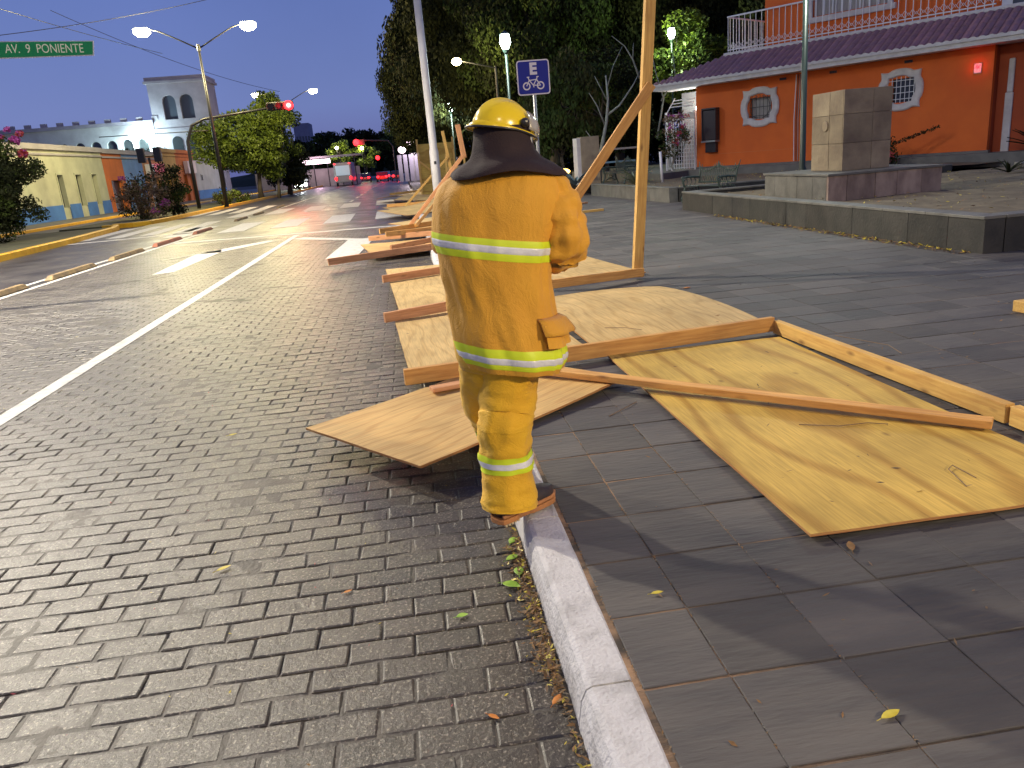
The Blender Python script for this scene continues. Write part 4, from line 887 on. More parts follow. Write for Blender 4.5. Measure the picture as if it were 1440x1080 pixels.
# ================================================================== FAR SIDE BUILDINGS
FX = -23.5
def paint(n_, c): return mat(n_, c, tuple(v*.78 for v in c), scale=.8, rough=.8, bump=.2, detail=8)
P_ = {k: paint(k, v) for k, v in dict(cream_paint=(.50,.52,.37), grey_paint=(.42,.40,.42), orange_paint=(.62,.17,.04), blue_paint=(.07,.20,.55), sky_paint=(.16,.32,.62), peach_paint=(.62,.30,.13), ochre_paint=(.62,.36,.10), brick_paint=(.60,.15,.03), white_paint2=(.42,.42,.48), lilac_white=(.30,.28,.36)).items()}
def shop(y0, y1, h, m, label, cat='house', dado=None, cornice='grey_paint', depth=9, openings=(), ztop_extra=.35, dado_h=1.1):
    t = thing('town_house', (FX, (y0+y1)/2, .12), label, cat)
    b = MB(); zz_ = sorted(openings); ys = y0
    for (a, c, z0, z1) in zz_:
        b.bb(FX-.4, FX, ys, a, .12, h); 
        if z0 > .13: b.bb(FX-.4, FX, a, c, .12, z0)
        b.bb(FX-.4, FX, a, c, z1, h); ys = c
    b.bb(FX-.4, FX, ys, y1, .12, h); b.obj('wall', m, t)
    b = MB(); b.bb(FX-depth, FX-.401, y0, y1, .12, h-.1); b.obj('rear_block', m, t)
    b = MB(); b.bb(FX-.38, FX+.18, y0-.02, y1+.02, h+.002, h+ztop_extra); b.obj('cornice', P_[cornice], t)
    b = MB(); b.bb(FX+.002, FX+.10, y0, y1, h-.35, h-.22); b.obj('string_course', P_[cornice], t)
    if dado:
        ys = y0
        for (a, c, z0, z1) in zz_:
            if z0 < dado_h: b = MB(); b.bb(FX+.002, FX+.06, ys+.01, a-.12, .12, dado_h); b.obj('dado', P_[dado], t); ys = c+.12
        b = MB(); b.bb(FX+.002, FX+.06, ys+.01, y1-.01, .12, dado_h); b.obj('dado', P_[dado], t)
    for (a, c, z0, z1) in zz_:
        b = MB(); b.bb(FX-.3, FX-.25, a, c, z0, z1); w_ = b.obj('door' if z0 < .3 else 'window', MT['black'] if z0 < .3 else MT['glass'], t)
        b = MB(); b.bb(FX+.003, FX+.05, a-.12, a, z0, z1+.12); b.bb(FX+.003, FX+.05, c, c+.12, z0, z1+.12); b.bb(FX+.003, FX+.05, a, c, z1+.002, z1+.12); b.obj('frame', m, w_)
    return t
shop(30, 54, 4.7, P_['cream_paint'], 'long cream house with blue dado hidden behind the big bougainvillea', dado='blue_paint', openings=[(50, 51, .9, 3.0)])
shop(54.02, 67.6, 4.75, P_['cream_paint'], 'pale cream house with tall narrow windows and blue painted dado', dado='blue_paint', openings=[(58.6, 59.5, .9, 3.1), (61.7, 62.7, .9, 3.1), (64.8, 65.7, .9, 3.1)])
shop(67.62, 72.2, 4.7, P_['orange_paint'], 'narrow shop front with orange upper band', openings=[(68.6, 71.2, .13, 2.6)])
shop(72.22, 77.4, 4.7, P_['sky_paint'], 'narrow shop front with light blue upper band', openings=[(73.2, 76.2, .13, 2.6)])
shop(77.42, 83.6, 4.7, P_['peach_paint'], 'peach shop front behind the brown bush', openings=[(78.6, 81.6, .13, 2.7)])
shop(83.62, 88.6, 5.1, P_['ochre_paint'], 'ochre yellow shop front left of the signal post', cornice='ochre_paint', openings=[(84.4, 85.6, .13, 2.9), (86.4, 87.6, .13, 2.9)])
shop(88.62, 95.6, 5.1, P_['brick_paint'], 'deep orange shop front with a pale sign at the end of the terrace', cornice='brick_paint', openings=[(90.6, 91.8, .13, 2.9), (93.4, 94.4, .13, 2.9)])
shop(95.62, 110.4, 4.6, P_['white_paint2'], 'low white corner house with blue dado by the left tree', dado='blue_paint', cornice='white_paint2', openings=[(98, 98.7, 2.2, 2.8)])
def wallsign(y0, y1, z0, z1, m, label):
    b = MB(); b.bb(FX+.05, FX+.5, y0, y1, z0, z1); tag(b.obj('shop_sign', m, bevel=.03), label, 'sign')
wallsign(77.9, 79.2, 3.0, 3.9, MT['white_metal'], 'small white sign box on the peach shop front')
wallsign(79.3, 82.5, 3.15, 3.95, mat('pink_sign', (.55,.08,.14), rough=.5, emit=.25, ecol=(.9,.1,.2)), 'pink sign box on the peach shop front')
wallsign(91.2, 94.6, 3.0, 4.3, mat('pale_pink_sign', (.62,.50,.55), rough=.5), 'pale pink sign on the deep orange shop front')
# dark sedge roofline plants
# big white building with arcade and bell tower behind the terrace
bw = thing('white_arcaded_building', (-38, 110, 0), 'long white building with lit arcade and corner tower behind the shop terrace', 'building')
BY = 108
def arch_wall(mb, x0, x1, z0, z1, y, th, arches):
    """front facing -Y, arches = (xc, halfwidth, zbottom, zspring)"""
    xs_ = x0
    for xc, hw, zb, zs in sorted(arches):
        mb.bb(xs_, xc-hw, y, y+th, z0, z1)
        mb.bb(xc-hw, xc+hw, y, y+th, z0, zb)
        n = 8
        for k in range(n):
            a0, a1 = math.pi-math.pi*k/n, math.pi-math.pi*(k+1)/n
            xa, xb = xc+hw*math.cos(a0), xc+hw*math.cos(a1); za = zs+hw*math.sin(a0); zb_ = zs+hw*math.sin(a1)
            mb.prism([(xa, y, za), (xb, y, zb_), (xb, y, z1), (xa, y, z1)], (0, th, 0))
        xs_ = xc+hw
    mb.bb(xs_, x1, y, y+th, z0, z1)
b = MB(); arch_wall(b, -60, -30.5, 0, 9.6, BY, .5, [(-43.5+1.9*k, .62, 5.6, 7.3) for k in range(0, 7)]); b.obj('wall', P_['white_paint2'], bw)
b = MB(); b.bb(-60, -30.5, BY+2.2, BY+2.5, 0, 9.6); b.obj('inner_wall', P_['white_paint2'], bw)
for k in range(7):
    b = MB(); b.bb(-44.1+1.9*k, -42.9+1.9*k, BY+.4, BY+.42, 5.6, 7.95); b.obj('window', MT['glass'], bw)
b = MB(); b.bb(-60, -30.4, BY-.35, BY+2.6, 9.602, 10.0); b.obj('cornice', P_['lilac_white'], bw)
for k in range(16):
    b = MB(); b.bb(-59+1.9*k, -58.3+1.9*k, BY-.1, BY+.3, 10.002, 10.45); b.obj('merlon', P_['lilac_white'], bw)
# tower
b = MB(); arch_wall(b, -30.4, -23.5, 0, 14.2, BY, .5, [(-28.1, .72, 10.0, 12.1), (-26.2, .72, 10.0, 12.1), (-28.05, .62, 5.4, 7.3), (-26.2, .62, 5.4, 7.3)][:0] or [(-28.1, .80, 9.9, 12.0), (-26.0, .80, 9.9, 12.0)])
b.bb(-24.0, -23.5, BY+.502, BY+6, 0, 14.2); b.bb(-30.4, -29.9, BY+.502, BY+6, 0, 14.2); b.bb(-29.898, -24.002, BY+5.5, BY+6, 0, 14.2); b.obj('tower', P_['lilac_white'], bw)
for xc in (-28.1, -26.0):
    b = MB(); b.bb(xc-.8, xc+.8, BY+.42, BY+.45, 9.9, 12.85); b.obj('tower_window', mat('slate_glass', (.05,.06,.09), rough=.4), bw)
for xc in (-27.9, -25.9):
    b = MB(); P = [(xc-.66, BY-.02, 5.3), (xc+.66, BY-.02, 5.3)] + [(xc+.66*math.cos(math.pi*k/10), BY-.02, 7.2+.66*math.sin(math.pi*k/10)) for k in range(11)]
    b.prism(P, (0,-.03,0)); b.obj('tower_window', MT['glass'], bw)
b = MB(); b.bb(-30.7, -23.2, BY-.3, BY+6.3, 14.202, 14.5); b.bb(-30.55,-23.35,BY-.15,BY+6.15,14.502,14.95); b.obj('tower_cornice', P_['lilac_white'], bw)
b = MB(); b.bb(-30.6,-23.3,BY-.2,BY-.002,8.6,8.85); b.obj('string_course', P_['lilac_white'], bw)
fl = thing('floodlight', (-32.5, 106.5, 7.6), 'glaring greenish white floodlight on the white building', 'floodlight')
b = MB(); b.sphere((-32.3,106.6,8.3),(.9,.35,.45),16,10); b.obj('lens', MT['flood'], fl, smooth=True)
b = MB(); b.tube([(-32.3,106.9,5),(-32.3,106.9,8.3)], .06, 6); b.obj('bracket', MT['black'], fl)
light('flood_bulb', (-32.0, 106.2, 8.0), 5200, (.72, 1, .90), .5, fl)
# far blocks at the end of the street and right-hand fence and shop
for x0, x1, y0, z1, lab in ((-31, -26.5, 250, 17, 'tall pale block far behind the left tree'), (-25.5, -21, 262, 14.5, 'lower pale block far down the avenue'), (-40, -32, 255, 12, 'wide far block behind the traffic signal')):
    t = thing('apartment_block', ((x0+x1)/2, y0, 0), lab, 'building', 'far apartment blocks')
    b = MB(); b.bb(x0, x1, y0, y0+10, 0, z1); b.obj('wall', P_['lilac_white'], t)
    for k in range(5):
        for q in range(4):
            zz0 = 3+q*3
            if zz0+1.5 < z1: b = MB(); b.bb(x0+.5+k*.85, x0+1.0+k*.85, y0-.06, y0-.01, zz0, zz0+1.3); b.obj('window', MT['glass'], t)
# footbridge-like canopy and station wall
cn = thing('bus_station', (-10, 120, 0), 'low grey bus station with pale wall and roof line at the end of the avenue', 'building')
b = MB(); b.bb(-22, -6.5, 124, 124.3, 0, 2.6); b.obj('wall', P_['grey_paint'], cn)
b = MB(); b.bb(-24, -6, 121.5, 125, 4.1, 4.35); b.obj('roof', P_['grey_paint'], cn)
for k in range(8):
    b = MB(); b.tube([(-21+2*k,121.8,0),(-21+2*k,121.8,4.1)], .07, 6); b.obj('post', MT['black'], cn)
b = MB(); b.bb(-14.5,-10.5,121.3,121.4,3.3,3.9); b.obj('lit_sign', MT['pink_glow'], cn); light('sign_bulb', (-12.5,120.5,3.4), 250, (1,.6,.75), .4, cn)
pv = thing('kiosk', (4.2, 88, .13), 'brightly lit kiosk with pale banners beside the standing hoarding', 'kiosk')
b = MB(); b.bb(.9, 6.5, 90, 92, .13, 3.2); b.obj('wall', P_['grey_paint'], pv)
for k in range(6):
    b = MB(); b.bb(-.5+.62*k, -.05+.62*k, 89.4, 89.45, .25, 3.1); b.obj('banner', P_['lilac_white'], pv)
for x_, z_ in ((.1, 3.6), (1.1, 4.3), (1.7, 4.8), (1.9, 4.0)):
    b = MB(); b.sphere((x_, 88.8, z_), (.42,.2,.36)); b.obj('lamp', MT['pink_glow'], pv, smooth=True)
light('kiosk_bulb', (1.4, 87.6, 3.8), 700, (1,.85,.92), .5, pv)
# second red signal far down
s2_ = thing('traffic_signal', (-3, 110, 0), 'far red traffic light glowing at the end of the avenue', 'traffic light')
b = MB(); b.tube([(-1.0,110,0),(-1.0,110,4.6),(-1.6,110,5.4),(-5.2,110,5.7)], .09, 8); b.obj('mast', MT['black'], s2_)
b = MB(); b.bb(-6.2,-4.7,109.8,110.05,5.1,5.8); b.obj('housing', MT['black'], s2_)
b = MB(); b.sphere((-5.75,109.6,5.45),(.42,.2,.42)); b.obj('lamp', MT['redw_glow'], s2_)
b = MB(); b.sphere((-3.2,109.6,3.3),(.28,.2,.28)); b.obj('lower_lamp', MT['redw_glow'], s2_)
light('red_bulb', (-5.4,108.6,5.2), 350, (1,.03,.04), .3, s2_); 

# ================================================================== VEHICLES (far)
def car(x, y, facing, body, label, van=False, lights=True):
    t = thing('parked_car' if False else 'car', (x, y, 0), label, 'car', 'cars far down the avenue')
    L_, W_ = (4.2, 1.7); s = facing   # s=+1 drives away from the camera
    prof = [(-2.1,.35),(-2.1,.8),(-1.95,.95),(-1.5,1.0),(-1.05,1.42),(.35,1.45),(.95,1.0),(1.9,.85),(2.1,.6),(2.1,.35)] if not van else [(-2.1,.35),(-2.15,1.2),(-2.0,1.9),(1.1,1.95),(1.75,1.2),(2.15,1.0),(2.2,.35)]
    b = MB(); b.prism([(x-W_/2, y+s*p, z) for p, z in prof], (W_, 0, 0)); b.obj('body', body, t, bevel=.07)
    g = prof[3:7] if not van else [(-2.13,1.25),(-2.02,1.8),(1.05,1.85),(1.6,1.25)]
    b = MB(); b.prism([(x-W_/2-.01, y+s*p*.93, z-.05 if z > 1.2 else z+.04) for p, z in g], (W_+.02, 0, 0)); b.obj('side_glass', MT['glass'], t)
    for px in (-1.3, 1.3):
        for sx in (-1, 1):
            b = MB(); b.tube([(x+sx*(W_/2-.1), y+s*px, .33),(x+sx*(W_/2+.03), y+s*px, .33)], .33, 14); wh = b.obj('wheel', MT['black_plastic'], t)
            b = MB(); b.tube([(x+sx*(W_/2+.032), y+s*px, .33),(x+sx*(W_/2+.04), y+s*px, .33)], .19, 10); b.obj('rim', MT['grey_metal'], wh)
    for sx in (-1, 1):
        yb = y-2.17; 
        b = MB(); b.sphere((x+sx*(W_/2-.25), yb, .75),(.25 if s < 0 else .2,.06,.18 if s < 0 else .14)); b.obj('headlight' if s < 0 else 'tail_light', MT['head_glow'] if s < 0 else MT['redw_glow'], t)
    if s < 0: light('headlight_beam', (x, y-2.6, .75), 900, (.92,1,.95), .2, t)
    elif lights: light('tail_light_glow', (x, y-2.6, .8), 40, (1,.03,.03), .2, t)
    return t
cp = [mat('car_silver', (.35,.36,.38), rough=.3, metal=.4), mat('car_dark', (.04,.04,.05), rough=.25), mat('car_red', (.35,.02,.02), rough=.25), mat('car_white', (.6,.6,.6), rough=.3)]
car(-13.8, 112, -1, cp[3], 'oncoming car with glaring white headlights at the far left of the avenue')
car(-11.9, 128, -1, cp[0], 'second oncoming car farther behind the one with glaring headlights')
car(-3.2, 122, 1, cp[2], 'red car with lit tail lights in the far queue')
car(-.9, 118, 1, cp[1], 'dark car with lit tail lights on the right side of the far queue')
car(-3.0, 132, 1, cp[0], 'silver car farther ahead in the far queue', lights=False)
car(-6.0, 128, 1, cp[1], 'dark car beside the bus with red tail lights', lights=True)
bus = thing('bus', (-8.0, 112, 0), 'pale bus with lit rear window stopped at the far red light', 'bus')
b = MB(); b.bb(-9.4,-7.0,112,120,.45,3.1); b.obj('body', mat('bus_white', (.2,.22,.25), rough=.35), bus, bevel=.12)
b = MB(); b.bb(-9.15,-7.25,111.93,111.99,1.4,2.7); b.obj('rear_window', mat('lit_bus_glass', (.35,.5,.6), rough=.2, emit=.15, ecol=(.6,.8,1)), bus)
for sx in (-9.2, -7.2):
    b = MB(); b.sphere((sx, 111.9, 1.0),(.18,.06,.25)); b.obj('tail_light', MT['red_glow'], bus)
    b = MB(); b.sphere((sx, 111.9, 2.95),(.14,.06,.08)); b.obj('marker_light', MT['redw_glow'], bus)
    b = MB(); b.tube([(sx-.12,113.5,.48),(sx+.12,113.5,.48)], .48, 14); b.obj('wheel', MT['black_plastic'], bus)

# ================================================================== TREES AND PLANTS
def leaf_mesh(name, seed, clumps, per, spread, size, mats, weights=None, droop=0, narrow=.5):
    """clumps: list of (x,y,z,r); many small leaf quads gathered in clumps"""
    g = np.random.default_rng(seed); V = []; MI = []
    for (cx, cy, cz, cr) in clumps:
        n = int(per*cr*cr)
        if n < 3: continue
        d = g.normal(size=(n, 3)); d /= np.linalg.norm(d, axis=1)[:, None]; rad = cr*(g.random(n)**.45)*spread
        p = np.array([cx, cy, cz]) + d*rad[:, None]*np.array([1, 1, .75 if not droop else 1.15])
        a = g.normal(size=(n, 3)); 
        if droop: a[:, 2] = -abs(a[:, 2])*2.2 - .8
        a /= np.linalg.norm(a, axis=1)[:, None]
        c = np.cross(a, g.normal(size=(n, 3))); c /= np.linalg.norm(c, axis=1)[:, None]
        s = size*(.6+.8*g.random(n))
        a = a*s[:, None]; c = c*(s*narrow)[:, None]
        V.append(np.stack([p-a*.5, p+c*.5, p+a*.5, p-c*.5], axis=1)); mi = g.choice(len(mats), p=weights) if weights else g.integers(len(mats))
        MI.append(np.where(g.random(n) < .8, mi, g.integers(len(mats), size=n)))
    V = np.concatenate(V); MI = np.concatenate(MI); nq = len(V)
    me = bpy.data.meshes.new(name); me.vertices.add(nq*4); me.vertices.foreach_set('co', V.reshape(-1).astype(np.float32))
    me.loops.add(nq*4); me.loops.foreach_set('vertex_index', np.arange(nq*4, dtype=np.int32)); me.polygons.add(nq)
    me.polygons.foreach_set('loop_start', np.arange(0, nq*4, 4, dtype=np.int32))
    for m in mats: me.materials.append(m)
    me.polygons.foreach_set('material_index', MI.astype(np.int32)); me.update(); me.validate(); return me
def clumpset(seed, n, R3, c, cr=(.5, 1.1), shell=.55):
    r_ = random.Random(seed); out_ = []
    for _ in range(n):
        while True:
            v = Vector((r_.uniform(-1,1), r_.uniform(-1,1), r_.uniform(-1,1)))
            if shell < v.length < 1: break
        k = 1+.28*noise.noise(v*1.8+Vector((seed, 0, 0)))
        out_.append((c[0]+v.x*R3[0]*k, c[1]+v.y*R3[1]*k, c[2]+v.z*R3[2]*k, r_.uniform(*cr)))
    return out_
def limbs(mb, base, top, seed, clumps, r0=.22, n=9):
    r_ = random.Random(seed); base = Vector(base); top = Vector(top)
    pts = [base.lerp(top, k/6)+Vector((r_.uniform(-.12,.12), r_.uniform(-.12,.12), 0))*(k > 0) for k in range(7)]
    mb.tube(pts, [r0*(1.25 if k == 0 else 1)*(1-k/8) for k in range(7)], 8)
    for c in r_.sample(clumps, min(n, len(clumps))):
        s = pts[r_.randint(2, 5)]; e_ = Vector(c[:3]); mid = s.lerp(e_, .5)+Vector((0,0,-.25)); mb.tube([s, mid, e_], [r0*.38, r0*.25, .02], 6)
CROWNS = {}
def tree(x, y, h, rad, seed, label, mats, zb=.13, base_z=2.6, per=620, size=.22, group=None, n=60, droop=0, cr=(.6, 1.3), name='tree', r0=.24, share=False):
    t = thing(name, (x, y, zb), label, 'tree', group)
    cz = (base_z+h)/2; cl = clumpset(seed, n, (rad, rad, (h-base_z)/2), (x, y, cz), cr)
    if share:
        key = (seed % 3, droop)
        if key not in CROWNS: CROWNS[key] = leaf_mesh('crown', 900+seed % 3, clumpset(900+seed % 3, n, (5.5, 5.5, 7), (0, 0, 0), cr), per, 1.0, size, mats, droop=droop)
        c = bpy.data.objects.new('crown', CROWNS[key]); c.location = (x, y, cz); c.scale = (rad/5.5, rad/5.5, (h-base_z)/14); c.rotation_euler = (0, 0, seed*1.3)
    else: c = bpy.data.objects.new('crown', leaf_mesh('crown', seed, cl, per, 1.0, size, mats, droop=droop))
    COL.objects.link(c); attach(c, t)
    b = MB(); limbs(b, (x, y, zb-.1), (x, y, h*.8), seed, cl, r0); b.obj('trunk', MT['bark'], t, smooth=True)
    return t
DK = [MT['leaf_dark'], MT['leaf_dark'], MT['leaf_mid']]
G_ = 'dark trees of the park along the avenue'
for k, (x, y, h, rad, lab, mats) in enumerate([
    (3.2, 92, 12.5, 4.2, 'farthest park tree whose left edge meets the sky low over the road', DK),
    (4.2, 72, 15, 5.0, 'tall dark park tree forming the left edge of the tree mass', [MT['leaf_dark'], MT['leaf_olive'], MT['leaf_dark']]),
    (5.5, 56, 18, 5.2, 'tall dark drooping park tree behind the white pole', [MT['leaf_dark'], MT['leaf_olive']]),
    (9.5, 50, 17, 5.6, 'broad dark park tree above the helmet', DK),
    (14.5, 53, 18, 6.0, 'dark park tree behind the blue bicycle sign', DK),
    (19.5, 50, 18, 6.0, 'dark park tree behind the upright timber post', DK),
    (26, 55, 19, 6.5, 'dark park tree behind the terrace railing', DK),
    (11.5, 66, 19, 6.5, 'dark park tree filling the gap behind the helmet', DK),
    (20, 68, 20, 7.0, 'big dark park tree in the rear row', DK)]):
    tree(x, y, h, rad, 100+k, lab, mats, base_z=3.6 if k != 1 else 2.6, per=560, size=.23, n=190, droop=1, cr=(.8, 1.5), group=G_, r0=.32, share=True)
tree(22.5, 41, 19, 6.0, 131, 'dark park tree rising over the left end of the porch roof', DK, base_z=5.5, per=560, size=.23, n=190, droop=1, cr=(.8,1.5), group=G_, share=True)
tree(15.6, 43.5, 8.2, 2.0, 132, 'small bright green lit tree by the park lamp beside the porch roof', [MT['leaf_lit'], MT['leaf_mid'], MT['leaf_lit']], base_z=4.0, per=500, size=.24, n=36, cr=(.5,.9), r0=.12)
tree(7.2, 36, 5.6, 1.7, 133, 'young olive green conifer like tree lit from the left just above the helmet', [MT['leaf_olive'], MT['leaf_mid']], base_z=2.0, per=600, size=.22, n=30, cr=(.4,.8), droop=1, r0=.1)
tree(10.2, 40, 6.2, 2.3, 134, 'green shrubby tree just right of the bicycle sign', [MT['leaf_mid'], MT['leaf_dark']], base_z=1.6, per=420, size=.22, n=40, cr=(.5,1), r0=.12)
# hedge closing the park behind the trees
b = MB(); cl = clumpset(77, 1, (1,1,1), (0,0,0))
hc = []; r_ = random.Random(5)
for k in range(170): hc.append((r_.uniform(6, 46), 74+r_.uniform(-1.5, 1.5), r_.uniform(.3, 3.6), r_.uniform(.9, 1.5)))
me = leaf_mesh('park_hedge', 9, hc, 200, 1, .4, DK); o = bpy.data.objects.new('park_hedge', me); COL.objects.link(o); tag(o, 'dark hedge closing off the back of the park behind the tree trunks', 'hedge')
# left median tree
t = thing('tree', (-12.9, 74, .1), 'yellow green street tree on the left median below the red traffic light', 'tree', 'trees on the median')
cl = clumpset(41, 75, (4.5, 3.4, 2.8), (-13.0, 74, 5.1), (.7, 1.3)) + clumpset(43, 12, (1.3, 1.3, 1.6), (-11.6, 74, 7.7), (.5, .9))
o = bpy.data.objects.new('crown', leaf_mesh('crown', 42, cl, 420, 1, .26, [MT['leaf_lit'], MT['leaf_lit'], MT['leaf_mid'], MT['leaf_lit']])); COL.objects.link(o); attach(o, t)
b = MB(); limbs(b, (-12.9, 74, 0), (-12.5, 74, 6.5), 3, cl, .22); limbs(b, (-11.4, 74.5, 0), (-10.6, 74.5, 4.5), 4, cl, .14, 4); b.obj('trunk', MT['bark'], t, smooth=True)
tree(-11.7, 84, 6.2, 2.4, 44, 'second darker median tree right behind the yellow green one', [MT['leaf_dark'], MT['leaf_olive']], base_z=.6, per=340, size=.3, n=34, group='trees on the median')
for k, (x, y, h, rad) in enumerate([(-17, 190, 11, 5), (-9, 205, 12, 6), (-2, 190, 10, 4.5), (-24, 200, 10, 5)]):
    tree(x, y, h, rad, 60+k, ['far dark tree at the left foot of the wooded hill', 'far dark tree in the middle of the avenue\'s end', 'far dark tree right of the far red traffic light', 'far dark tree behind the bus station roof'][k], DK, base_z=1.5, per=40, size=.9, n=40, cr=(1.2, 2.2), group='trees at the end of the avenue', zb=0)
# far lamps in the trees
for x, y, z, lab in ((-11.5, 150, 6.0, 'far street lamp with lit yellow green foliage around it left of the bus'), (-7.0, 150, 5.6, 'far street lamp with lit yellow foliage beside the far red light')):
    t = thing('street_lamp', (x, y, 0), lab, 'street lamp'); b = MB(); b.tube([(x,y,0),(x,y,z)], .08, 6); b.obj('pole', MT['black'], t)
    b = MB(); b.sphere((x,y,z+.2), .25); b.obj('lens', MT['lamp_warm'], t); light('lamp_bulb', (x, y-.6, z), 220, (1,.95,.5), .2, t)
    tree(x+.3, y+2, z+1.5, 2.2, int(x*7)+200, 'small lit yellow green tree behind a lamp, '+('left of the bus' if x < -9 else 'beside the far red light'), [MT['leaf_lit']], base_z=z-3, per=120, size=.5, n=18, cr=(.7, 1.1), zb=0)

def shrub(name, label, cat, c, R3, seed, mats, per=900, size=.10, n=40, cr=(.25,.5), stem=MT['twig'], flowers=None, group=None, sprig=None, nl=12):
    t = thing(name, (c[0], c[1], c[2]), label, cat, group)
    cl = clumpset(seed, n, R3, (c[0], c[1], c[2]+R3[2]*1.0), cr, .2)
    o = bpy.data.objects.new('foliage', leaf_mesh('foliage', seed, cl, per, 1, size, mats)); COL.objects.link(o); attach(o, t)
    if flowers:
        o = bpy.data.objects.new('blossom', leaf_mesh('blossom', seed+1, flowers, 700, 1, .11, [MT['bract']], narrow=.8)); COL.objects.link(o); attach(o, t)
    b = MB(); r_ = random.Random(seed)
    for k in range(nl):
        q = r_.choice(cl); b.tube([(c[0]+r_.uniform(-.2,.2), c[1], c[2]-.05), (c[0]*.5+q[0]*.5, c[1]*.5+q[1]*.5, (c[2]+q[2])/2+.2), q[:3]], [.035,.02,.006], 5)
    if sprig: b.tube(sprig, [.03]*(len(sprig)-1)+[.008], 5)
    b.obj('stem', stem, t, smooth=True); return t
# big bougainvillea on the median at the left edge
x0, y0 = -16.4, 33
fl_ = [(-15.2,33,4.15,.2), (-15.9,32.6,4.5,.16), (-16.4,33,4.6,.2), (-14.4,33,3.85,.2), (-14.9,33,4.0,.13), (-14.1,32.8,4.05,.15), (-14.25,33,3.35,.2), (-15.6,33,4.25,.12), (-14.6,33,4.25,.12), (-17.4,32.5,4.7,.16)]
cl = clumpset(301, 110, (2.35, 1.6, 2.15), (x0, y0, 2.15), (.4, .75), .2)
t = thing('bougainvillea', (x0, y0, .1), 'big dark bougainvillea with magenta blooms on the median at the left edge', 'bush')
o = bpy.data.objects.new('foliage', leaf_mesh('foliage', 302, cl, 1300, 1, .13, [MT['leaf_dark'], MT['leaf_dark'], MT['leaf_mid']])); COL.objects.link(o); attach(o, t)
o = bpy.data.objects.new('blossom', leaf_mesh('blossom', 303, fl_, 3500, 1, .12, [MT['bract'], MT['bract_red'], MT['bract']], narrow=.8)); COL.objects.link(o); attach(o, t)
b = MB(); limbs(b, (x0, y0, 0), (x0, y0, 3), 5, cl, .09, 14)
sp = [(-15.6,33,3.6), (-15.45,33,4.7), (-15.2,33,5.6), (-15.15,33,6.4), (-15.05,33,7.0), (-15.4,33,7.45)]; b.tube(sp, [.025,.022,.02,.015,.012,.008], 5)
for q in fl_: b.tube([(-16,33,2.9), ((q[0]-16)/2, 33, q[2]-.1), q[:3]], [.02,.014,.008], 5)
b.obj('stem', MT['bark'], t, smooth=True)
o = bpy.data.objects.new('sprig_leaves', leaf_mesh('sprig_leaves', 304, [(p_[0], p_[1], p_[2], .13) for p_ in [Vector(sp[i]).lerp(Vector(sp[i+1]), f) for i in range(2, 5) for f in (0,.5)]], 900, 1, .09, [MT['leaf_dark']])); COL.objects.link(o); attach(o, t)
shrub('bush', 'round brown twiggy bush with a few magenta blooms on the median', 'bush', (-14.6, 46.5, .1), (1.6, 1.2, 1.25), 311, [MT['twig'], MT['leaf_olive'], MT['twig']], per=420, size=.14, n=44, cr=(.35,.6), flowers=[(-15.0,45.6,2.35,.22), (-13.2,46,.9,.3), (-13.8,46,.5,.25)], nl=30)
shrub('bush', 'dark green bush joined to the right side of the brown bush', 'bush', (-13.1, 47.5, .1), (.85, .9, 1.35), 312, [MT['leaf_dark'], MT['leaf_mid']], per=700, size=.14, n=30, cr=(.35,.55))
for k, (x, y, s_) in enumerate([(-13.6, 62, .5), (-13.4, 67, .45), (-14.5, 66, .4)]):
    shrub('bush', ['low yellow green bush right of the mast foot', 'low yellow green bush below the left tree', 'small low bush behind the two yellow green ones'][k], 'bush', (x, y, .1), (.8,.7,s_), 320+k, [MT['leaf_lit'], MT['leaf_olive']], per=400, size=.16, n=14, cr=(.3,.45), group='low bushes on the median')
# rooftop plants behind the shops
shrub('roof_plants', 'row of dark green plants on the shop roof below the arcade', 'plants', (-27.5, 92, 4.9), (3.5, 1, .45), 330, DK, per=300, size=.22, n=26, cr=(.4,.6))
# bougainvillea by the gate
gc = hp(-.35, 1.0, .5); cl = clumpset(341, 26, (.62, .55, .95), (gc.x, gc.y, 2.0), (.16, .30), .25)
t = thing('bougainvillea', gc, 'young bougainvillea with magenta bracts in front of the white gate', 'bush')
o = bpy.data.objects.new('foliage', leaf_mesh('foliage', 342, cl, 900, 1, .10, [MT['twig'], MT['leaf_mid'], MT['leaf_olive'], MT['twig']])); COL.objects.link(o); attach(o, t)
o = bpy.data.objects.new('blossom', leaf_mesh('blossom', 343, [(c[0], c[1]-.15, c[2]+.1, .17) for c in cl[::2] if c[2] > 1.6], 700, 1, .09, [MT['bract'], MT['bract_red']], narrow=.8)); COL.objects.link(o); attach(o, t)
b = MB(); limbs(b, (gc.x, gc.y, .4), (gc.x-.05, gc.y, 1.9), 6, cl, .05, 16); b.obj('stem', MT['bark_pale'], t, smooth=True)
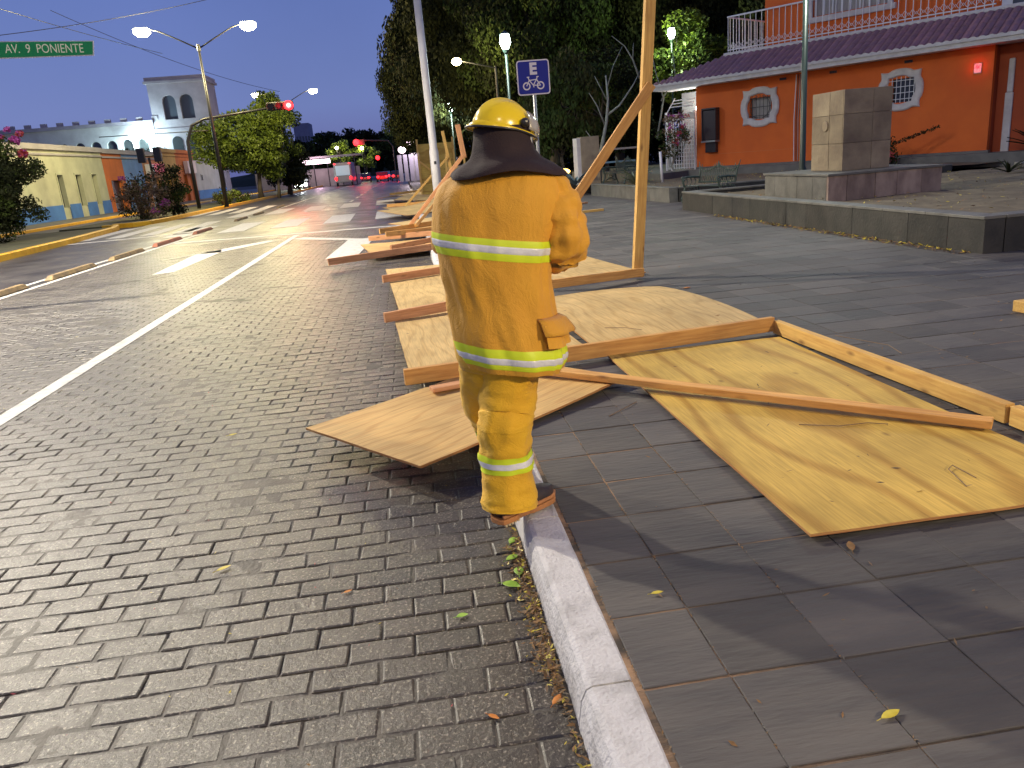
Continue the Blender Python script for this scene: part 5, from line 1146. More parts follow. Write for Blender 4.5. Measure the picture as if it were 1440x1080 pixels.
# shrub at the wall right of the monument
rc = hp(7.4, 1.3, .5)
rbush = shrub('bush', 'sprawling dark bush with red bracts at the orange wall right of the monument', 'bush', (rc.x, rc.y, .45), (.7,.7,.45), 351, [MT['leaf_dark'], MT['leaf_dark'], MT['bract_red'], MT['leaf_olive']], per=900, size=.09, n=30, cr=(.2,.35), nl=18)
cl = [(rc.x+.3+.08*k, rc.y-.3-.04*k, 1.15+.03*k+.01*(k%2), .085) for k in range(15)]
o = bpy.data.objects.new('arching_sprig', leaf_mesh('arching_sprig', 353, cl, 2600, 1, .075, [MT['leaf_dark'], MT['leaf_dark'], MT['leaf_olive']])); COL.objects.link(o); attach(o, rbush); b = MB(); b.tube([(rc.x, rc.y, .6), (rc.x+.3, rc.y-.25, 1.1)]+[c[:3] for c in cl[2::3]], .008, 5); b.obj('sprig_stem', MT['twig'], rbush)
def agave(name, label, c, r_, n, seed, m, cat='plant', group=None, up=.8):
    rr = random.Random(seed); b = MB()
    for k in range(n):
        a = rr.uniform(0, 2*math.pi); el = rr.uniform(.35, 1.3); L_ = r_*rr.uniform(.7,1.1); w_ = r_*.09
        P = []
        for i in range(6):
            t = i/5; p = Vector((math.cos(a)*math.cos(el*(1-.35*t))*L_*t, math.sin(a)*math.cos(el*(1-.35*t))*L_*t, math.sin(el*(1-.25*t))*L_*t*up)) + Vector(c)
            s_ = Vector((-math.sin(a), math.cos(a), 0))*w_*(1-t)**.7
            P.append([p-s_, p+Vector((0,0,-w_*.3)), p+s_])
        b.grid(P)
    return tag(b.obj(name, m, smooth=False), label, cat, group)
agm = mat('agave_leaf', (.14,.17,.10), (.20,.22,.14), scale=9, rough=.5)
agave('agave', 'spiky pale agave beside the small stone pillar, behind the leaning brace', (8.1, 27.6, .45), .95, 26, 1, agm, group='agaves')
agave('agave', 'bluish agave left of the small stone pillar', (6.4, 29.8, .55), .8, 22, 2, mat('agave_blue', (.12,.17,.19), rough=.5), group='agaves')
pot = hp(11.5, .2, .45)
agave('potted_plant', 'dark spiky potted plant by the doorway at the right edge', (pot.x, pot.y, .8), .9, 30, 3, MT['leaf_dark'], 'potted plant')
b = MB(); b.tube([(pot.x,pot.y,.45),(pot.x,pot.y,.95)], [.22,.3], 14); tag(b.obj('plant_pot', MT['black_plastic']), 'dark pot by the doorway at the right edge', 'pot')
# fallen log / stone bench on the right soil
b = MB(); b.box((14.9, 16.0, .62), (2.6, .5, .14), rz=-.35); b.box((14.0,16.3,.52),(.2,.4,.10), rz=-.35); b.box((15.8,15.7,.52),(.2,.4,.10), rz=-.35); tag(b.obj('stone_bench', MT['stone_cap'], bevel=.03), 'low grey stone bench on the soil at the right edge', 'bench')
agave('small_shrub', 'small dark ragged plant left of the low stone bench', (13.35, 16.3, .5), .45, 16, 5, MT['leaf_dark'])

# bare pale tree behind the pillar
bt = thing('bare_tree', (8.0, 31.5, .45), 'leafless tree with forked pale branches behind the small stone pillar', 'tree')
def br(pts, r0, r1=.01): 
    b = MB(); n_ = len(pts); b.tube(pts, [r0+(r1-r0)*k/(n_-1) for k in range(n_)], 7); return b
def P31(px, pz): return (px, 31.5, pz)
br([P31(7.75,.4), P31(7.85,1.6), P31(8.15,2.8), P31(8.25,3.6), P31(8.2,4.5)], .09, .03).obj('trunk', MT['bark_pale'], bt, smooth=True)
for pts, r0 in (([P31(8.15,3.0),P31(8.7,3.35),P31(9.3,4.1),P31(9.6,4.6)], .05), ([P31(9.55,4.3),P31(9.3,5.0),P31(9.0,5.5),P31(8.5,5.9)], .04), ([P31(9.3,5.0),P31(9.35,5.6)], .025), ([P31(8.1,2.6),P31(7.8,3.4),P31(7.5,3.9)], .035), ([P31(8.2,3.6),P31(7.9,4.2),P31(7.75,4.5)], .025), ([P31(8.22,4.0),P31(8.5,4.8),P31(8.9,5.5)], .02),
                ([P31(10.2,2.0),P31(10.5,3.5),P31(10.2,4.5),P31(10.0,5.6)], .04), ([P31(10.4,3.4),P31(11.0,4.3),P31(10.9,5.3)], .03), ([P31(7.8,1.8),P31(7.3,2.5)], .03)):
    br(pts, r0).obj('branch', MT['bark_pale'], bt, smooth=True)
# small stone pillar and box planters
pl = thing('stone_pillar', (7.1, 29.2, .13), 'small square stone pillar with a pale lit edge behind the leaning brace', 'pillar')
b = MB(); b.bb(6.55, 6.70, 29.9, 30.6, .5, 2.22); b.obj('lit_side', MT['white_wall'], pl, bevel=.01)  # lit side of the pillar, its brightness put into a paler slab
b = MB(); b.bb(6.703, 7.4, 29.85, 30.6, .5, 2.25); b.obj('block', MT['stone_mon'], pl, bevel=.01)
pc = thing('planter', (5.6, 29, .13), 'pale box planter with spiky plants at the far left of the park edge', 'planter')
b = MB(); b.bb(5.3, 6.3, 31.9, 32.9, .13, .95); b.obj('box', MT['white_wall'], pc, bevel=.01)
b = MB(); b.bb(5.0, 7.6, 30.8, 31.2, .13, .62); b.obj('wall', MT['stone_dk'], pc, bevel=.01)
agave('agave', 'dark agave rising from the pale box planter', (5.9, 32.4, .9), .9, 18, 8, MT['leaf_dark'], group='agaves')
b = MB(); b.sphere((6.3, 31.5, 1.02), (.28,.15,.12)); tag(b.obj('orange_lamp', MT['amber_glow']), 'small glowing orange light on the pale box planter', 'lamp')
# blue-white bench tops / tables in the shade and a white post
tb = thing('picnic_table', (10, 36, .3), 'pale picnic table in the shade behind the leaning brace', 'table')
b = MB(); b.bb(8.6, 11.2, 36, 36.9, 1.70, 1.78); b.obj('table_top', MT['grey_metal'], tb)
b = MB(); b.bb(8.6, 10.4, 35.3, 35.6, 1.15, 1.22); b.obj('seat', mat('blue_slat', (.18,.32,.42), rough=.5), tb)
for x_ in (8.9, 10.9): b = MB(); b.bb(x_, x_+.1, 36.2, 36.7, .3, 1.70); b.obj('leg', MT['black'], tb)
b = MB(); b.tube([(9.05, 27.5, .4), (9.0, 27.5, 1.5)], .05, 8); tag(b.obj('white_post', MT['white_metal'], smooth=True), 'short white post on the park soil right of the agave', 'post')
b = MB(); b.tube([(8.9,24.5,.45),(8.9,24.5,.6)], [.3,.25], 14); 
b = MB(); b.bb(5.9,46,33,80,.132,.30); structure('park_ground', b, MT['grass'])

# ------------------------------------------------------------------ cast iron benches
def bench(x, y, rz, label, z=.13):
    t = thing('park_bench', (x, y, z), label, 'bench', 'green cast iron park benches'); M_ = Matrix.Translation((x, y, z)) @ Matrix.Rotation(rz, 4, 'Z')
    def pb(name, fn, m=MT['bench_iron'], **k):
        b = MB(); fn(b); b.v = [tuple(M_ @ Vector(v)) for v in b.v]; b.obj(name, m, t, **k)
    for s in (-1, 1):
        def side(b, s=s):
            X = s*.72
            b.tube([(X,-.05,.0),(X,-.10,.12),(X,-.02,.25),(X,.02,.44)], [.035,.03,.03,.03], 7)
            b.tube([(X,.50,.0),(X,.58,.10),(X,.50,.26),(X,.46,.44)], [.035,.03,.03,.03], 7)
            b.tube([(X,-.10,.06),(X,.0,.0),(X,.06,.06)], .025, 6); b.tube([(X,.03,.2),(X,.25,.30),(X,.47,.2)], .02, 6)
            for k in range(7):
                a = 2*math.pi*k/7; b.sphere((X, .25+.09*math.cos(a), .32+.07*math.sin(a)), .025, 6, 4)
        pb('leg_frame', side)
        def arm(b, s=s):
            X = s*.72
            b.tube([(X,-.02,.44),(X,-.06,.60),(X,.02,.68),(X,.25,.68),(X,.50,.66)], .028, 7)
            b.tube([(X+.055*math.cos(a)*0, -.03+.055*math.cos(a), .64+.055*math.sin(a)) for a in [k*.7 for k in range(9)]], .02, 6)
            for k in range(3): b.tube([(X,.06+.14*k,.46),(X,.10+.14*k,.57),(X,.06+.14*k,.67)], .014, 5)
        pb('armrest', arm)
    for k in range(7): pb('seat_slat', lambda b, k=k: b.box((0, .02+.075*k, .455-.004*k), (1.42, .05, .022)), bevel=.006)
    # ornate back with spikes rising to a centre crest
    def rail_(b): b.tube([(-.72,.50,.52),(.72,.50,.52)], .02, 6); b.tube([(-.76,.58,.92)]+[(-.6+.12*k,.57,.80+.14*math.exp(-((k-5)/2.0)**2)) for k in range(11)]+[(.76,.58,.92)], .022, 6)
    pb('back_rail', rail_)
    for k in range(19):
        xx = -.66+.0733*k; hh = .84+.14*math.exp(-((k-9)/3.2)**2)+(.10 if k in (0,18) else 0)
        pb('back_bar', lambda b, xx=xx, hh=hh: b.tube([(xx,.50,.52),(xx+.02,.525,.66),(xx-.02,.55,.76),(xx,.565,hh),(xx,.57,hh+.05)], [.011,.013,.013,.011,.004], 5))
    for s in (-1, 1): pb('corner_finial', lambda b, s=s: b.tube([(s*.72,.50,.5),(s*.74,.55,.8),(s*.82,.60,1.06)], [.028,.025,.008], 6))
    pb('crest_finial', lambda b: b.tube([(0,.57,.9),(0,.58,1.06)], [.05,.006], 6))
    return t
bench(7.75, 20.3, R(-72), 'green cast iron bench between the two planters, facing the avenue')
bench(7.75, 29.0, R(-72), 'farther green cast iron bench beside the spiky agave, left of the upright post', z=.4)
# sign post & small red bin at left edge
lp = thing('leaning_sign_post', (-12.6, 25, .1), 'leaning grey post at the left edge in front of the bougainvillea', 'post')
b = MB(); b.tube([(-11.95,24.6,.1),(-12.4,24.6,1.5),(-12.75,24.6,3.3)], [.05,.05,.05], 8); b.obj('shaft', MT['grey_metal'], lp, smooth=True)
bn = thing('barrier', (-12.8, 24.4, .1), 'small dark barrier with red top bar and red marks at the left edge', 'barrier')
b = MB(); b.bb(-13.2,-11.95,24.3,24.4,.95,1.07); b.obj('top_bar', mat('dull_red', (.35,.07,.04), rough=.5), bn)
b = MB(); b.bb(-13.1,-12.35,24.32,24.38,.1,.94); b.obj('panel', MT['black'], bn)
for z in (.35,.6): 
    b = MB(); b.tube([(-12.42,24.31,z),(-12.42,24.27,z)], .10, 12); b.obj('red_disc', mat('sign_red', (.6,.03,.05), rough=.5, emit=.3), bn)

# ================================================================== FIREFIGHTER
ff = thing('person', (.36, 3.12, .131), 'firefighter seen from behind in tan turnout suit and yellow helmet, walking on the kerb', 'person')
def catmull(keys, t):
    """keys list of tuples (rows), t in [0, n-1]"""
    n = len(keys); i = min(int(t), n-2); f = t-i; g = lambda k: np.array(keys[max(0, min(n-1, k))], float)
    a, b_, c, d = g(i-1), g(i), g(i+1), g(i+2)
    return .5*((2*b_)+(-a+c)*f+(2*a-5*b_+4*c-d)*f*f+(-a+3*b_-3*c+d)*f**3)
YAW = R(-20)
# z, cx, cy, rx, ry, tilt
TOR = [(1.635,.425,3.17,.07,.06,0), (1.622,.42,3.17,.145,.095,-.03), (1.588,.395,3.17,.215,.135,-.06), (1.53,.368,3.17,.252,.158,-.09), (1.44,.348,3.17,.258,.168,-.12),
       (1.34,.330,3.17,.242,.172,-.15), (1.22,.326,3.17,.226,.170,-.15), (1.10,.336,3.17,.222,.170,-.14), (.99,.346,3.16,.222,.176,-.13), (.90,.360,3.16,.224,.184,-.13), (.845,.366,3.16,.215,.18,-.13), (.815,.366,3.16,.205,.172,-.13)]
def tor(th, s, off=0):
    z, cx, cy, rx, ry, tl = catmull(TOR, s*(len(TOR)-1))
    c, s_ = math.cos(th), math.sin(th); p = 2.35
    r = 1/((abs(c)**p+abs(s_)**p)**(1/p))
    # cloth folds: broad vertical drapes below the waist, fine diagonal creases at the flank
    w_ = .010*noise.noise((c*3.2, s_*3.2, z*1.6))*min(1, (1.66-z)*3)
    w_ += .007*noise.noise((c*6+z*5, s_*6-z*4, z*7))
    low = max(0, (1.12-z)/.3); w_ += .006*low*math.sin(th*9+z*6)
    flank = max(0, -math.cos(th+.25)-.35); w_ -= .012*flank*abs(math.sin(z*26+th*7+2*noise.noise((z*3, th, 0))))*(.3 if z > 1.3 else 1)
    flank2 = max(0, math.cos(th)-.4)*max(0, min(1, (1.0-z)/.12)); w_ += .007*flank2*math.sin(th*30)
    x = (rx+w_+off)*r*c; y = (ry+w_+off)*r*s_
    X = x*math.cos(YAW)-y*math.sin(YAW); Y = x*math.sin(YAW)+y*math.cos(YAW)
    return Vector((cx+X, cy+Y, z+tl*X+.02*Y))
NT = 96
def tube_surf(keys, ns, nseg, fold=.008, seed=0, off=0, r0=0.0, r1=1.0, squash=1.0):
    """keys: (x,y,z,r); returns rings"""
    P = []; prev = None; out_ = []
    C_ = [catmull(keys, (len(keys)-1)*(r0+(r1-r0)*i/ns)) for i in range(ns+1)]
    for i, k in enumerate(C_):
        p = Vector(k[:3]); a = Vector(C_[min(i+1, ns)][:3]); q = Vector(C_[max(i-1, 0)][:3]); t = (a-q).normalized()
        ref = Vector((0, -1, 0)) if abs(t.y) < .85 else Vector((0, 0, 1))
        u_ = (ref - t*ref.dot(t)).normalized(); v_ = t.cross(u_); tt = r0+(r1-r0)*i/ns; ringp = []
        for j in range(nseg):
            th = 2*math.pi*j/nseg; c, s_ = math.cos(th), math.sin(th)
            w_ = fold*noise.noise((c*2.2+seed, s_*2.2, tt*7)) + fold*1.1*noise.noise((c*1.2+seed+9, s_*1.2, tt*19)) + fold*.5*noise.noise((c*5+seed+3, s_*5, tt*30))
            rr_ = k[3]+w_+off; ringp.append(p+(u_*c+v_*s_)*rr_)
        out_.append(ringp)
    return out_
jk = MB(); NS = 90
jk.grid([[tor(2*math.pi*j/NT, .0+i/NS) for j in range(NT)] for i in range(NS+1)], closed=True)
hem = [tor(2*math.pi*j/NT, 1.0) for j in range(NT)]; inn = [tor(2*math.pi*j/NT, 1.0, -.012)+Vector((0,0,.004)) for j in range(NT)]; inn2 = [tor(2*math.pi*j/NT, .93, -.02) for j in range(NT)]
jk.grid([hem, inn, inn2], closed=True)
RARM = [(.49,3.14,1.555,.075), (.555,3.12,1.505,.090), (.592,3.10,1.41,.092), (.606,3.10,1.33,.096), (.592,3.16,1.285,.098), (.560,3.27,1.285,.088), (.52,3.38,1.30,.076), (.475,3.46,1.315,.062)]
LARM = [(.27,3.24,1.555,.07), (.205,3.28,1.50,.085), (.180,3.35,1.42,.088), (.178,3.43,1.33,.086), (.21,3.50,1.28,.082), (.27,3.55,1.28,.074), (.34,3.58,1.30,.062)]
jk.grid(tube_surf(RARM, 70, 48, .019, 3), closed=True); jk.grid(tube_surf(LARM, 50, 32, .014, 8), closed=True)
jacket = jk.obj('jacket', MT['jacket'], ff, smooth=True); jacket['label'] = 'tan turnout jacket'
def torso_band(name, s0, s1, off, m, parent, th0=0, th1=2*math.pi, n=NT):
    b = MB(); rows = []
    for i in range(7):
        s = s0+(s1-s0)*i/6; o_ = off if 0 < i < 6 else off-.002
        rows.append([tor(th0+(th1-th0)*j/n, s, o_) for j in range(n+(0 if th1-th0 > 6.2 else 1))])
    b.grid(rows, closed=th1-th0 > 6.2); return b.obj(name, m, parent, smooth=True)
def s_of_z(z):
    zs = [catmull(TOR, i/200*(len(TOR)-1))[0] for i in range(201)]; return min(range(201), key=lambda i: abs(zs[i]-z))/200
def sband(z0, z1, **k):
    s0, s1 = s_of_z(z0), s_of_z(z1); d = (s1-s0)/3
    o = torso_band('reflective_stripe', s0, s1, .0032, MT['tape_y'], jacket, **k); torso_band('silver_strip', s0+d, s1-d, .0052, MT['tape_s'], o if False else jacket, **k)
sband(1.362, 1.278); sband(.925, .838)
# sleeve stripes
for keys, sd_ in ((RARM, 3), (LARM, 8)):
    for a_, c_, m_, of in ((.84, .90, 'tape_y', .003), (.86, .88, 'tape_s', .005)):
        b = MB(); b.grid(tube_surf(keys, 4, 48 if sd_ == 3 else 32, .019 if sd_ == 3 else .014, sd_, of, a_, c_), closed=True); b.obj('sleeve_stripe', MT[m_], jacket, smooth=True)
# bellows pocket on the right hip with its flap sticking out
b = MB(); pts = [tor(R(-8), s_of_z(1.03), .002), tor(R(-8), s_of_z(.93), .002)]
P = []
for k in range(7):
    th = R(-42+k*9); P.append([tor(th, s_of_z(1.035), .004), tor(th, s_of_z(1.035), .03), tor(th, s_of_z(.94), .032), tor(th, s_of_z(.935), .004)])
b.grid(P); b.obj('hip_pocket', MT['jacket'], jacket, smooth=False)
b = MB(); P = []
for k in range(7):
    th = R(-44+k*9.6); lift = .006+.026*(k/6)
    P.append([tor(th, s_of_z(1.06), .004), tor(th, s_of_z(1.045), .02+lift*.5), tor(th, s_of_z(1.01), .03+lift), tor(th, s_of_z(.995), .035+lift)])
b.grid(P); fl2 = b.obj('pocket_flap', MT['jacket'], jacket, smooth=True); sm = fl2.modifiers.new('th', 'SOLIDIFY'); sm.thickness = .006
# trousers
RLEG = [(.355,3.16,.93,.135), (.350,3.17,.84,.135), (.335,3.165,.72,.126), (.318,3.15,.62,.120), (.308,3.13,.565,.117), (.304,3.14,.46,.113), (.302,3.14,.34,.114), (.300,3.135,.24,.119), (.298,3.13,.188,.122)]
LLEG = [(.29,3.19,.93,.12), (.262,3.22,.82,.122), (.248,3.29,.70,.112), (.255,3.38,.59,.106), (.285,3.44,.50,.100), (.31,3.47,.40,.095), (.335,3.50,.29,.097), (.35,3.52,.20,.103)]
tr = MB()
def leg_pts(keys, seed, off=0, r0=0, r1=1, ns=64):
    rings = tube_surf(keys, ns, 40, .009, seed, off, r0, r1)
    for i, rg in enumerate(rings):
        for j, p in enumerate(rg):   # knee break and ankle stacking
            k = math.exp(-((p.z-.555)/.05)**2); p += Vector((.004*k*math.sin(j*.9), -.004*k*math.cos(j*1.3), 0))
    return rings
r_leg = leg_pts(RLEG, 21); l_leg = leg_pts(LLEG, 37)
tr.grid(r_leg, closed=True); tr.grid(l_leg, closed=True)
for rg in (r_leg[-1], l_leg[-1]):
    c = sum(rg, Vector())/len(rg); tr.grid([rg, [c+(p-c)*.93+Vector((0,0,.003)) for p in rg], [c+(p-c)*.88+Vector((0,0,.06)) for p in rg]], closed=True)
tr.grid([[Vector((.33+.205*k_*math.cos(a), 3.18+.15*k_*math.sin(a), z)) for a in [2*math.pi*j/40 for j in range(40)]] for z, k_ in ((1.0,1),(.93,1),(.87,.98),(.82,.9),(.79,.6),(.78,.1))], closed=True)
trousers = tr.obj('trousers', MT['trouser'], ff, smooth=True)
def leg_band(keys, seed, z0, z1, off, m, name):
    zs = [catmull(keys, i/300*(len(keys)-1))[2] for i in range(301)]
    a_ = min(range(301), key=lambda i: abs(zs[i]-z0))/300; c_ = min(range(301), key=lambda i: abs(zs[i]-z1))/300
    b = MB(); b.grid(leg_pts(keys, seed, off, a_, c_, 8), closed=True); return b.obj(name, m, trousers, smooth=True)
for keys, sd_, dz in ((RLEG, 21, 0), (LLEG, 37, .02)):
    leg_band(keys, sd_, .448+dz, .368+dz, .0035, MT['tape_y'], 'reflective_stripe'); leg_band(keys, sd_, .422+dz, .394+dz, .0055, MT['tape_s'], 'silver_strip')
leg_band(RLEG, 21, .572, .560, .003, MT['trouser'], 'knee_seam')
# boots
def boot(heel, ang, toe_up, length=.30):
    Mx = Matrix.Translation(heel) @ Matrix.Rotation(ang, 4, 'Z') @ Matrix.Rotation(-toe_up, 4, 'Y')   # local +X points to the toe
    def W(t):    # half width along the foot
        return .040+.012*math.sin(min(1, t/.7)*math.pi/2)-(.034*max(0, (t-.82)/.18)**2) - (.008 if .25 < t < .5 else 0)
    def Hh(t): return .125 if t < .25 else .125-.048*min(1, (t-.25)/.35) if t < .6 else .077-.030*((t-.6)/.4)**2
    bt_ = MB(); rows = []
    for i in range(19):
        t = i/18; w_, h_ = W(t), Hh(t); rows.append([Mx @ Vector((t*length, w_*math.cos(a), .022+max(0, math.sin(a))**.8*h_ if math.sin(a) > 0 else .022)) for a in [math.pi*k/14 for k in range(15)]])
    bt_.grid(rows); bt_.sphere(Mx @ Vector((0.035, 0, .055)), (.045,.038,.045), 14, 8)
    bt_.tube([Mx @ Vector((.075, 0, .05)), Mx @ Vector((.085, 0, .16))], [.046, .046], 16)
    o = bt_.obj('boot', MT['boot'], ff, smooth=True)
    sl = MB(); T = []; B_ = []; 
    outl = [(length*(i/18), W(i/18)+.008) for i in range(19)]; outl = [(-.014, .02)]+outl; poly = [(x, y) for x, y in outl]+[(length+.012, 0)]+[(x, -y) for x, y in reversed(outl)]
    n = len(poly)
    sl.v += [tuple(Mx @ Vector((x, y, 0))) for x, y in poly]+[tuple(Mx @ Vector((x, y, .024))) for x, y in poly]
    sl.f += [tuple(range(n-1,-1,-1)), tuple(range(n, 2*n))]+[(i,(i+1)%n,n+(i+1)%n,n+i) for i in range(n)]; sl.mi += [0]*(n+2)
    sl.obj('sole', MT['sole'], o, bevel=.004)
    hb = MB(); hb.v = []; 
    for i in range(5): hb.box(Mx @ Vector((.015+i*.018, 0, -.006)), (.010, .085, .012), M=Mx.to_3x3())
    hb.obj('tread', MT['toe'], o)
    w2 = MB(); w2.tube([Mx @ Vector((t*length, (W(t)+.001)*s_, .035+.0*t)) for s_ in (1,) for t in [k/12 for k in range(13)]]+[Mx @ Vector((t*length, -(W(t)+.001), .035)) for t in [1-k/12 for k in range(13)]], .009, 6); w2.obj('rand', MT['sole'], o, smooth=True)
    return o
boot(Vector((.232, 3.065, .143)), R(33), R(1.0), .325)
boot(Vector((.345, 3.47, .143)), R(84), 0, .30)

# helmet, worn tipped, front turned to the right
HC = Vector((.405, 3.17, 1.766)); HX = Matrix.Translation(HC) @ Matrix.Scale(.85, 4) @ Matrix.Rotation(R(22), 4, 'Z') @ Matrix.Rotation(R(17), 4, 'Y')   # local +X = front
def hring(phi, n=64, off=0):
    out_ = []
    for j in range(n):
        a = 2*math.pi*j/n; x = (.150+off)*math.cos(phi)*math.cos(a); y = (.118+off)*math.cos(phi)*math.sin(a); z = (.128+off)*math.sin(phi)
        crest = math.exp(-(y/.016)**2)*.010*math.sin(phi)**.5 if phi > 0.15 else 0
        rib = math.exp(-((abs(y)-.06)/.008)**2)*.0025 if phi > .3 else 0
        out_.append(HX @ Vector((x, y, z+crest+rib)))
    return out_
b = MB(); b.grid([hring(math.pi/2*i/22) for i in range(23)], closed=True)
helmet = b.obj('helmet', MT['helmet'], ff, smooth=True)
b = MB(); rows = []
for (f, dz) in ((1.0, .004), (1.03, -.004), (1.0, -.012), (.93, -.010)):
    ringr = []
    for j in range(64):
        a = 2*math.pi*j/64; back = max(0, -math.cos(a)); wd = 0 if f != 1.03 and dz > -.012 else .010+.014*back**1.5+.006*max(0, math.cos(a))
        if dz == -.012: wd += .0
        k = .150*f+wd; k2 = .118*f+wd*.8
        ringr.append(HX @ Vector((k*math.cos(a), k2*math.sin(a), dz-.020*back*(wd > 0))))
    rows.append(ringr)
b.grid(rows, closed=True); b.obj('brim', MT['helmet'], helmet, smooth=True)
b = MB(); tp = []
for j in range(65):
    a = 2*math.pi*j/64; back = max(0, -math.cos(a)); wd = .012+.014*back**1.5+.006*max(0, math.cos(a)); tp.append(HX @ Vector(((.150*1.02+wd)*math.cos(a), (.118*1.02+wd*.8)*math.sin(a), -.011-.020*back)))
b.tube(tp, .0045, 6); b.obj('brim_edging', MT['black_plastic'], helmet, smooth=True)
b = MB(); rows = []
for i in range(7):
    ph_ = -.05+.75*i/6; rows.append([HX @ Vector((.168*math.cos(ph_)*math.cos(a)+.008, .140*math.cos(ph_)*math.sin(a), .115*math.sin(ph_)+.012)) for a in [R(-72+144*j/20) for j in range(21)]])
b.grid(rows); vz = b.obj('visor', MT['visor'], helmet, smooth=True); sm = vz.modifiers.new('th', 'SOLIDIFY'); sm.thickness = .003
for s_ in (-1, 1):
    b = MB(); c = HX @ Vector((.035, s_*.128, .03)); b.sphere(c, .018, 12, 8); b.obj('visor_knob', MT['black_plastic'], helmet)
b = MB(); b.tube([HX @ Vector((.09,-.10,-.005)), HX @ Vector((.11,-.085,-.07)), HX @ Vector((.12,-.05,-.12))], .009, 8); b.obj('chin_strap', MT['grey_metal'], helmet, smooth=True)
# neck shroud
SH = [(1.776,.402,3.17,.114,.104), (1.74,.400,3.165,.116,.106), (1.71,.398,3.16,.120,.108), (1.68,.400,3.158,.130,.114), (1.655,.404,3.155,.152,.127), (1.634,.406,3.15,.192,.150), (1.614,.408,3.15,.222,.166), (1.600,.409,3.15,.229,.171)]
b = MB(); rows = []
for i in range(41):
    z, cx, cy, rx, ry = catmull(SH, (len(SH)-1)*i/40); k = i/40
    rows.append([Vector((cx+(rx+.010*k*noise.noise((math.cos(a)*3, math.sin(a)*3, z*6))+.006*k*math.sin(a*8+z*30))*math.cos(a), cy+(ry+.010*k*noise.noise((math.cos(a)*3, 4+math.sin(a)*3, z*6)))*math.sin(a), z-.06*k*max(0,math.cos(a))*.25+.010*math.sin(a*3)*k)) for a in [2*math.pi*j/72 for j in range(72)]])
b.grid(rows, closed=True); shr = b.obj('neck_shroud', MT['shroud'], ff, smooth=True); sm = shr.modifiers.new('th', 'SOLIDIFY'); sm.thickness = .006

# the body inside the suit: one continuous skinned figure with face and fingers
me = bpy.data.meshes.new('body'); V = []; E_ = []; RD = []
def vv(p, r, par=None):
    V.append(p); RD.append(r)
    if par is not None: E_.append((par, len(V)-1))
    return len(V)-1
pel = vv((.34,3.18,.90), .11); sp1 = vv((.34,3.18,1.08), .105, pel); sp2 = vv((.345,3.18,1.26), .12, sp1); ch = vv((.36,3.18,1.42), .13, sp2); nk = vv((.395,3.175,1.565), .058, ch); n2 = vv((.402,3.175,1.63), .055, nk)
hd = vv((.405,3.17,1.69), .078, n2); hd2 = vv((.41,3.17,1.76), .092, hd); vv((.412,3.17,1.82), .07, hd2)
jaw = vv((.455,3.19,1.675), .045, hd); nose = vv((.512,3.215,1.705), .014, jaw)
def arm(keys, hand_dir, curl):
    p = ch
    for (x, y, z, r) in keys: p = vv((x, y, z), min(r*.52, .05), p)
    x, y, z, r = keys[-1]; d = Vector(hand_dir).normalized(); up = Vector((0,0,1)); side = d.cross(up).normalized(); w0 = Vector((x, y, z))
    wr = vv(tuple(w0+d*.03), .026, p); palm = vv(tuple(w0+d*.075), .032, wr)
    for k, (off, ln) in enumerate(((-.030,.062),(-.010,.072),(.010,.068),(.030,.052))):
        q = vv(tuple(w0+d*.105+up*off*-1), .0125, palm); e1 = w0+d*(.105+ln*.5)+up*-off+side*curl*.012; q = vv(tuple(e1), .0105, q)
        e2 = e1+d*ln*.28+side*curl*.028; q = vv(tuple(e2), .0095, q); e3 = e2-d*.002+side*curl*.024; vv(tuple(e3), .0085, q)
    q = vv(tuple(w0+d*.055+up*.035+side*curl*.012), .013, wr); q = vv(tuple(w0+d*.085+up*.055+side*curl*.026), .011, q); vv(tuple(w0+d*.11+up*.058+side*curl*.036), .009, q)
arm(RARM[1:], (-.75,.65,.12), -1); arm(LARM[1:], (.9,.25,.1), 1)
for keys in (RLEG, LLEG):
    p = pel
    for (x, y, z, r) in keys[1:]: p = vv((x, y, z), .085 if z > .7 else .062 if z > .4 else .046, p)
    x, y, z, r = keys[-1]; p = vv((x, y, z-.05) if keys is RLEG else (x, y, z-.04), .04, p)
me.from_pydata(V, E_, []); me.materials.append(MT['skin']); body = bpy.data.objects.new('body', me); COL.objects.link(body)
sk = body.modifiers.new('skin', 'SKIN'); 
for i, d in enumerate(me.skin_vertices[0].data): d.radius = (RD[i], RD[i]); d.use_root = (i == 0)
sb_ = body.modifiers.new('sub', 'SUBSURF'); sb_.levels = 1; sb_.render_levels = 1; attach(body, ff)
for s_ in (-1, 1):
    b = MB(); b.sphere(HX @ Vector((.088, s_*.032, -.045)), .012, 10, 8); b.obj('eye', MT['white_metal'], ff, smooth=True)
b = MB(); b.tube([HX @ Vector((.09,-.022,-.115)), HX @ Vector((.098,0,-.116)), HX @ Vector((.09,.022,-.115))], .005, 6); b.obj('mouth', mat('lip', (.3,.10,.08), rough=.5), ff)

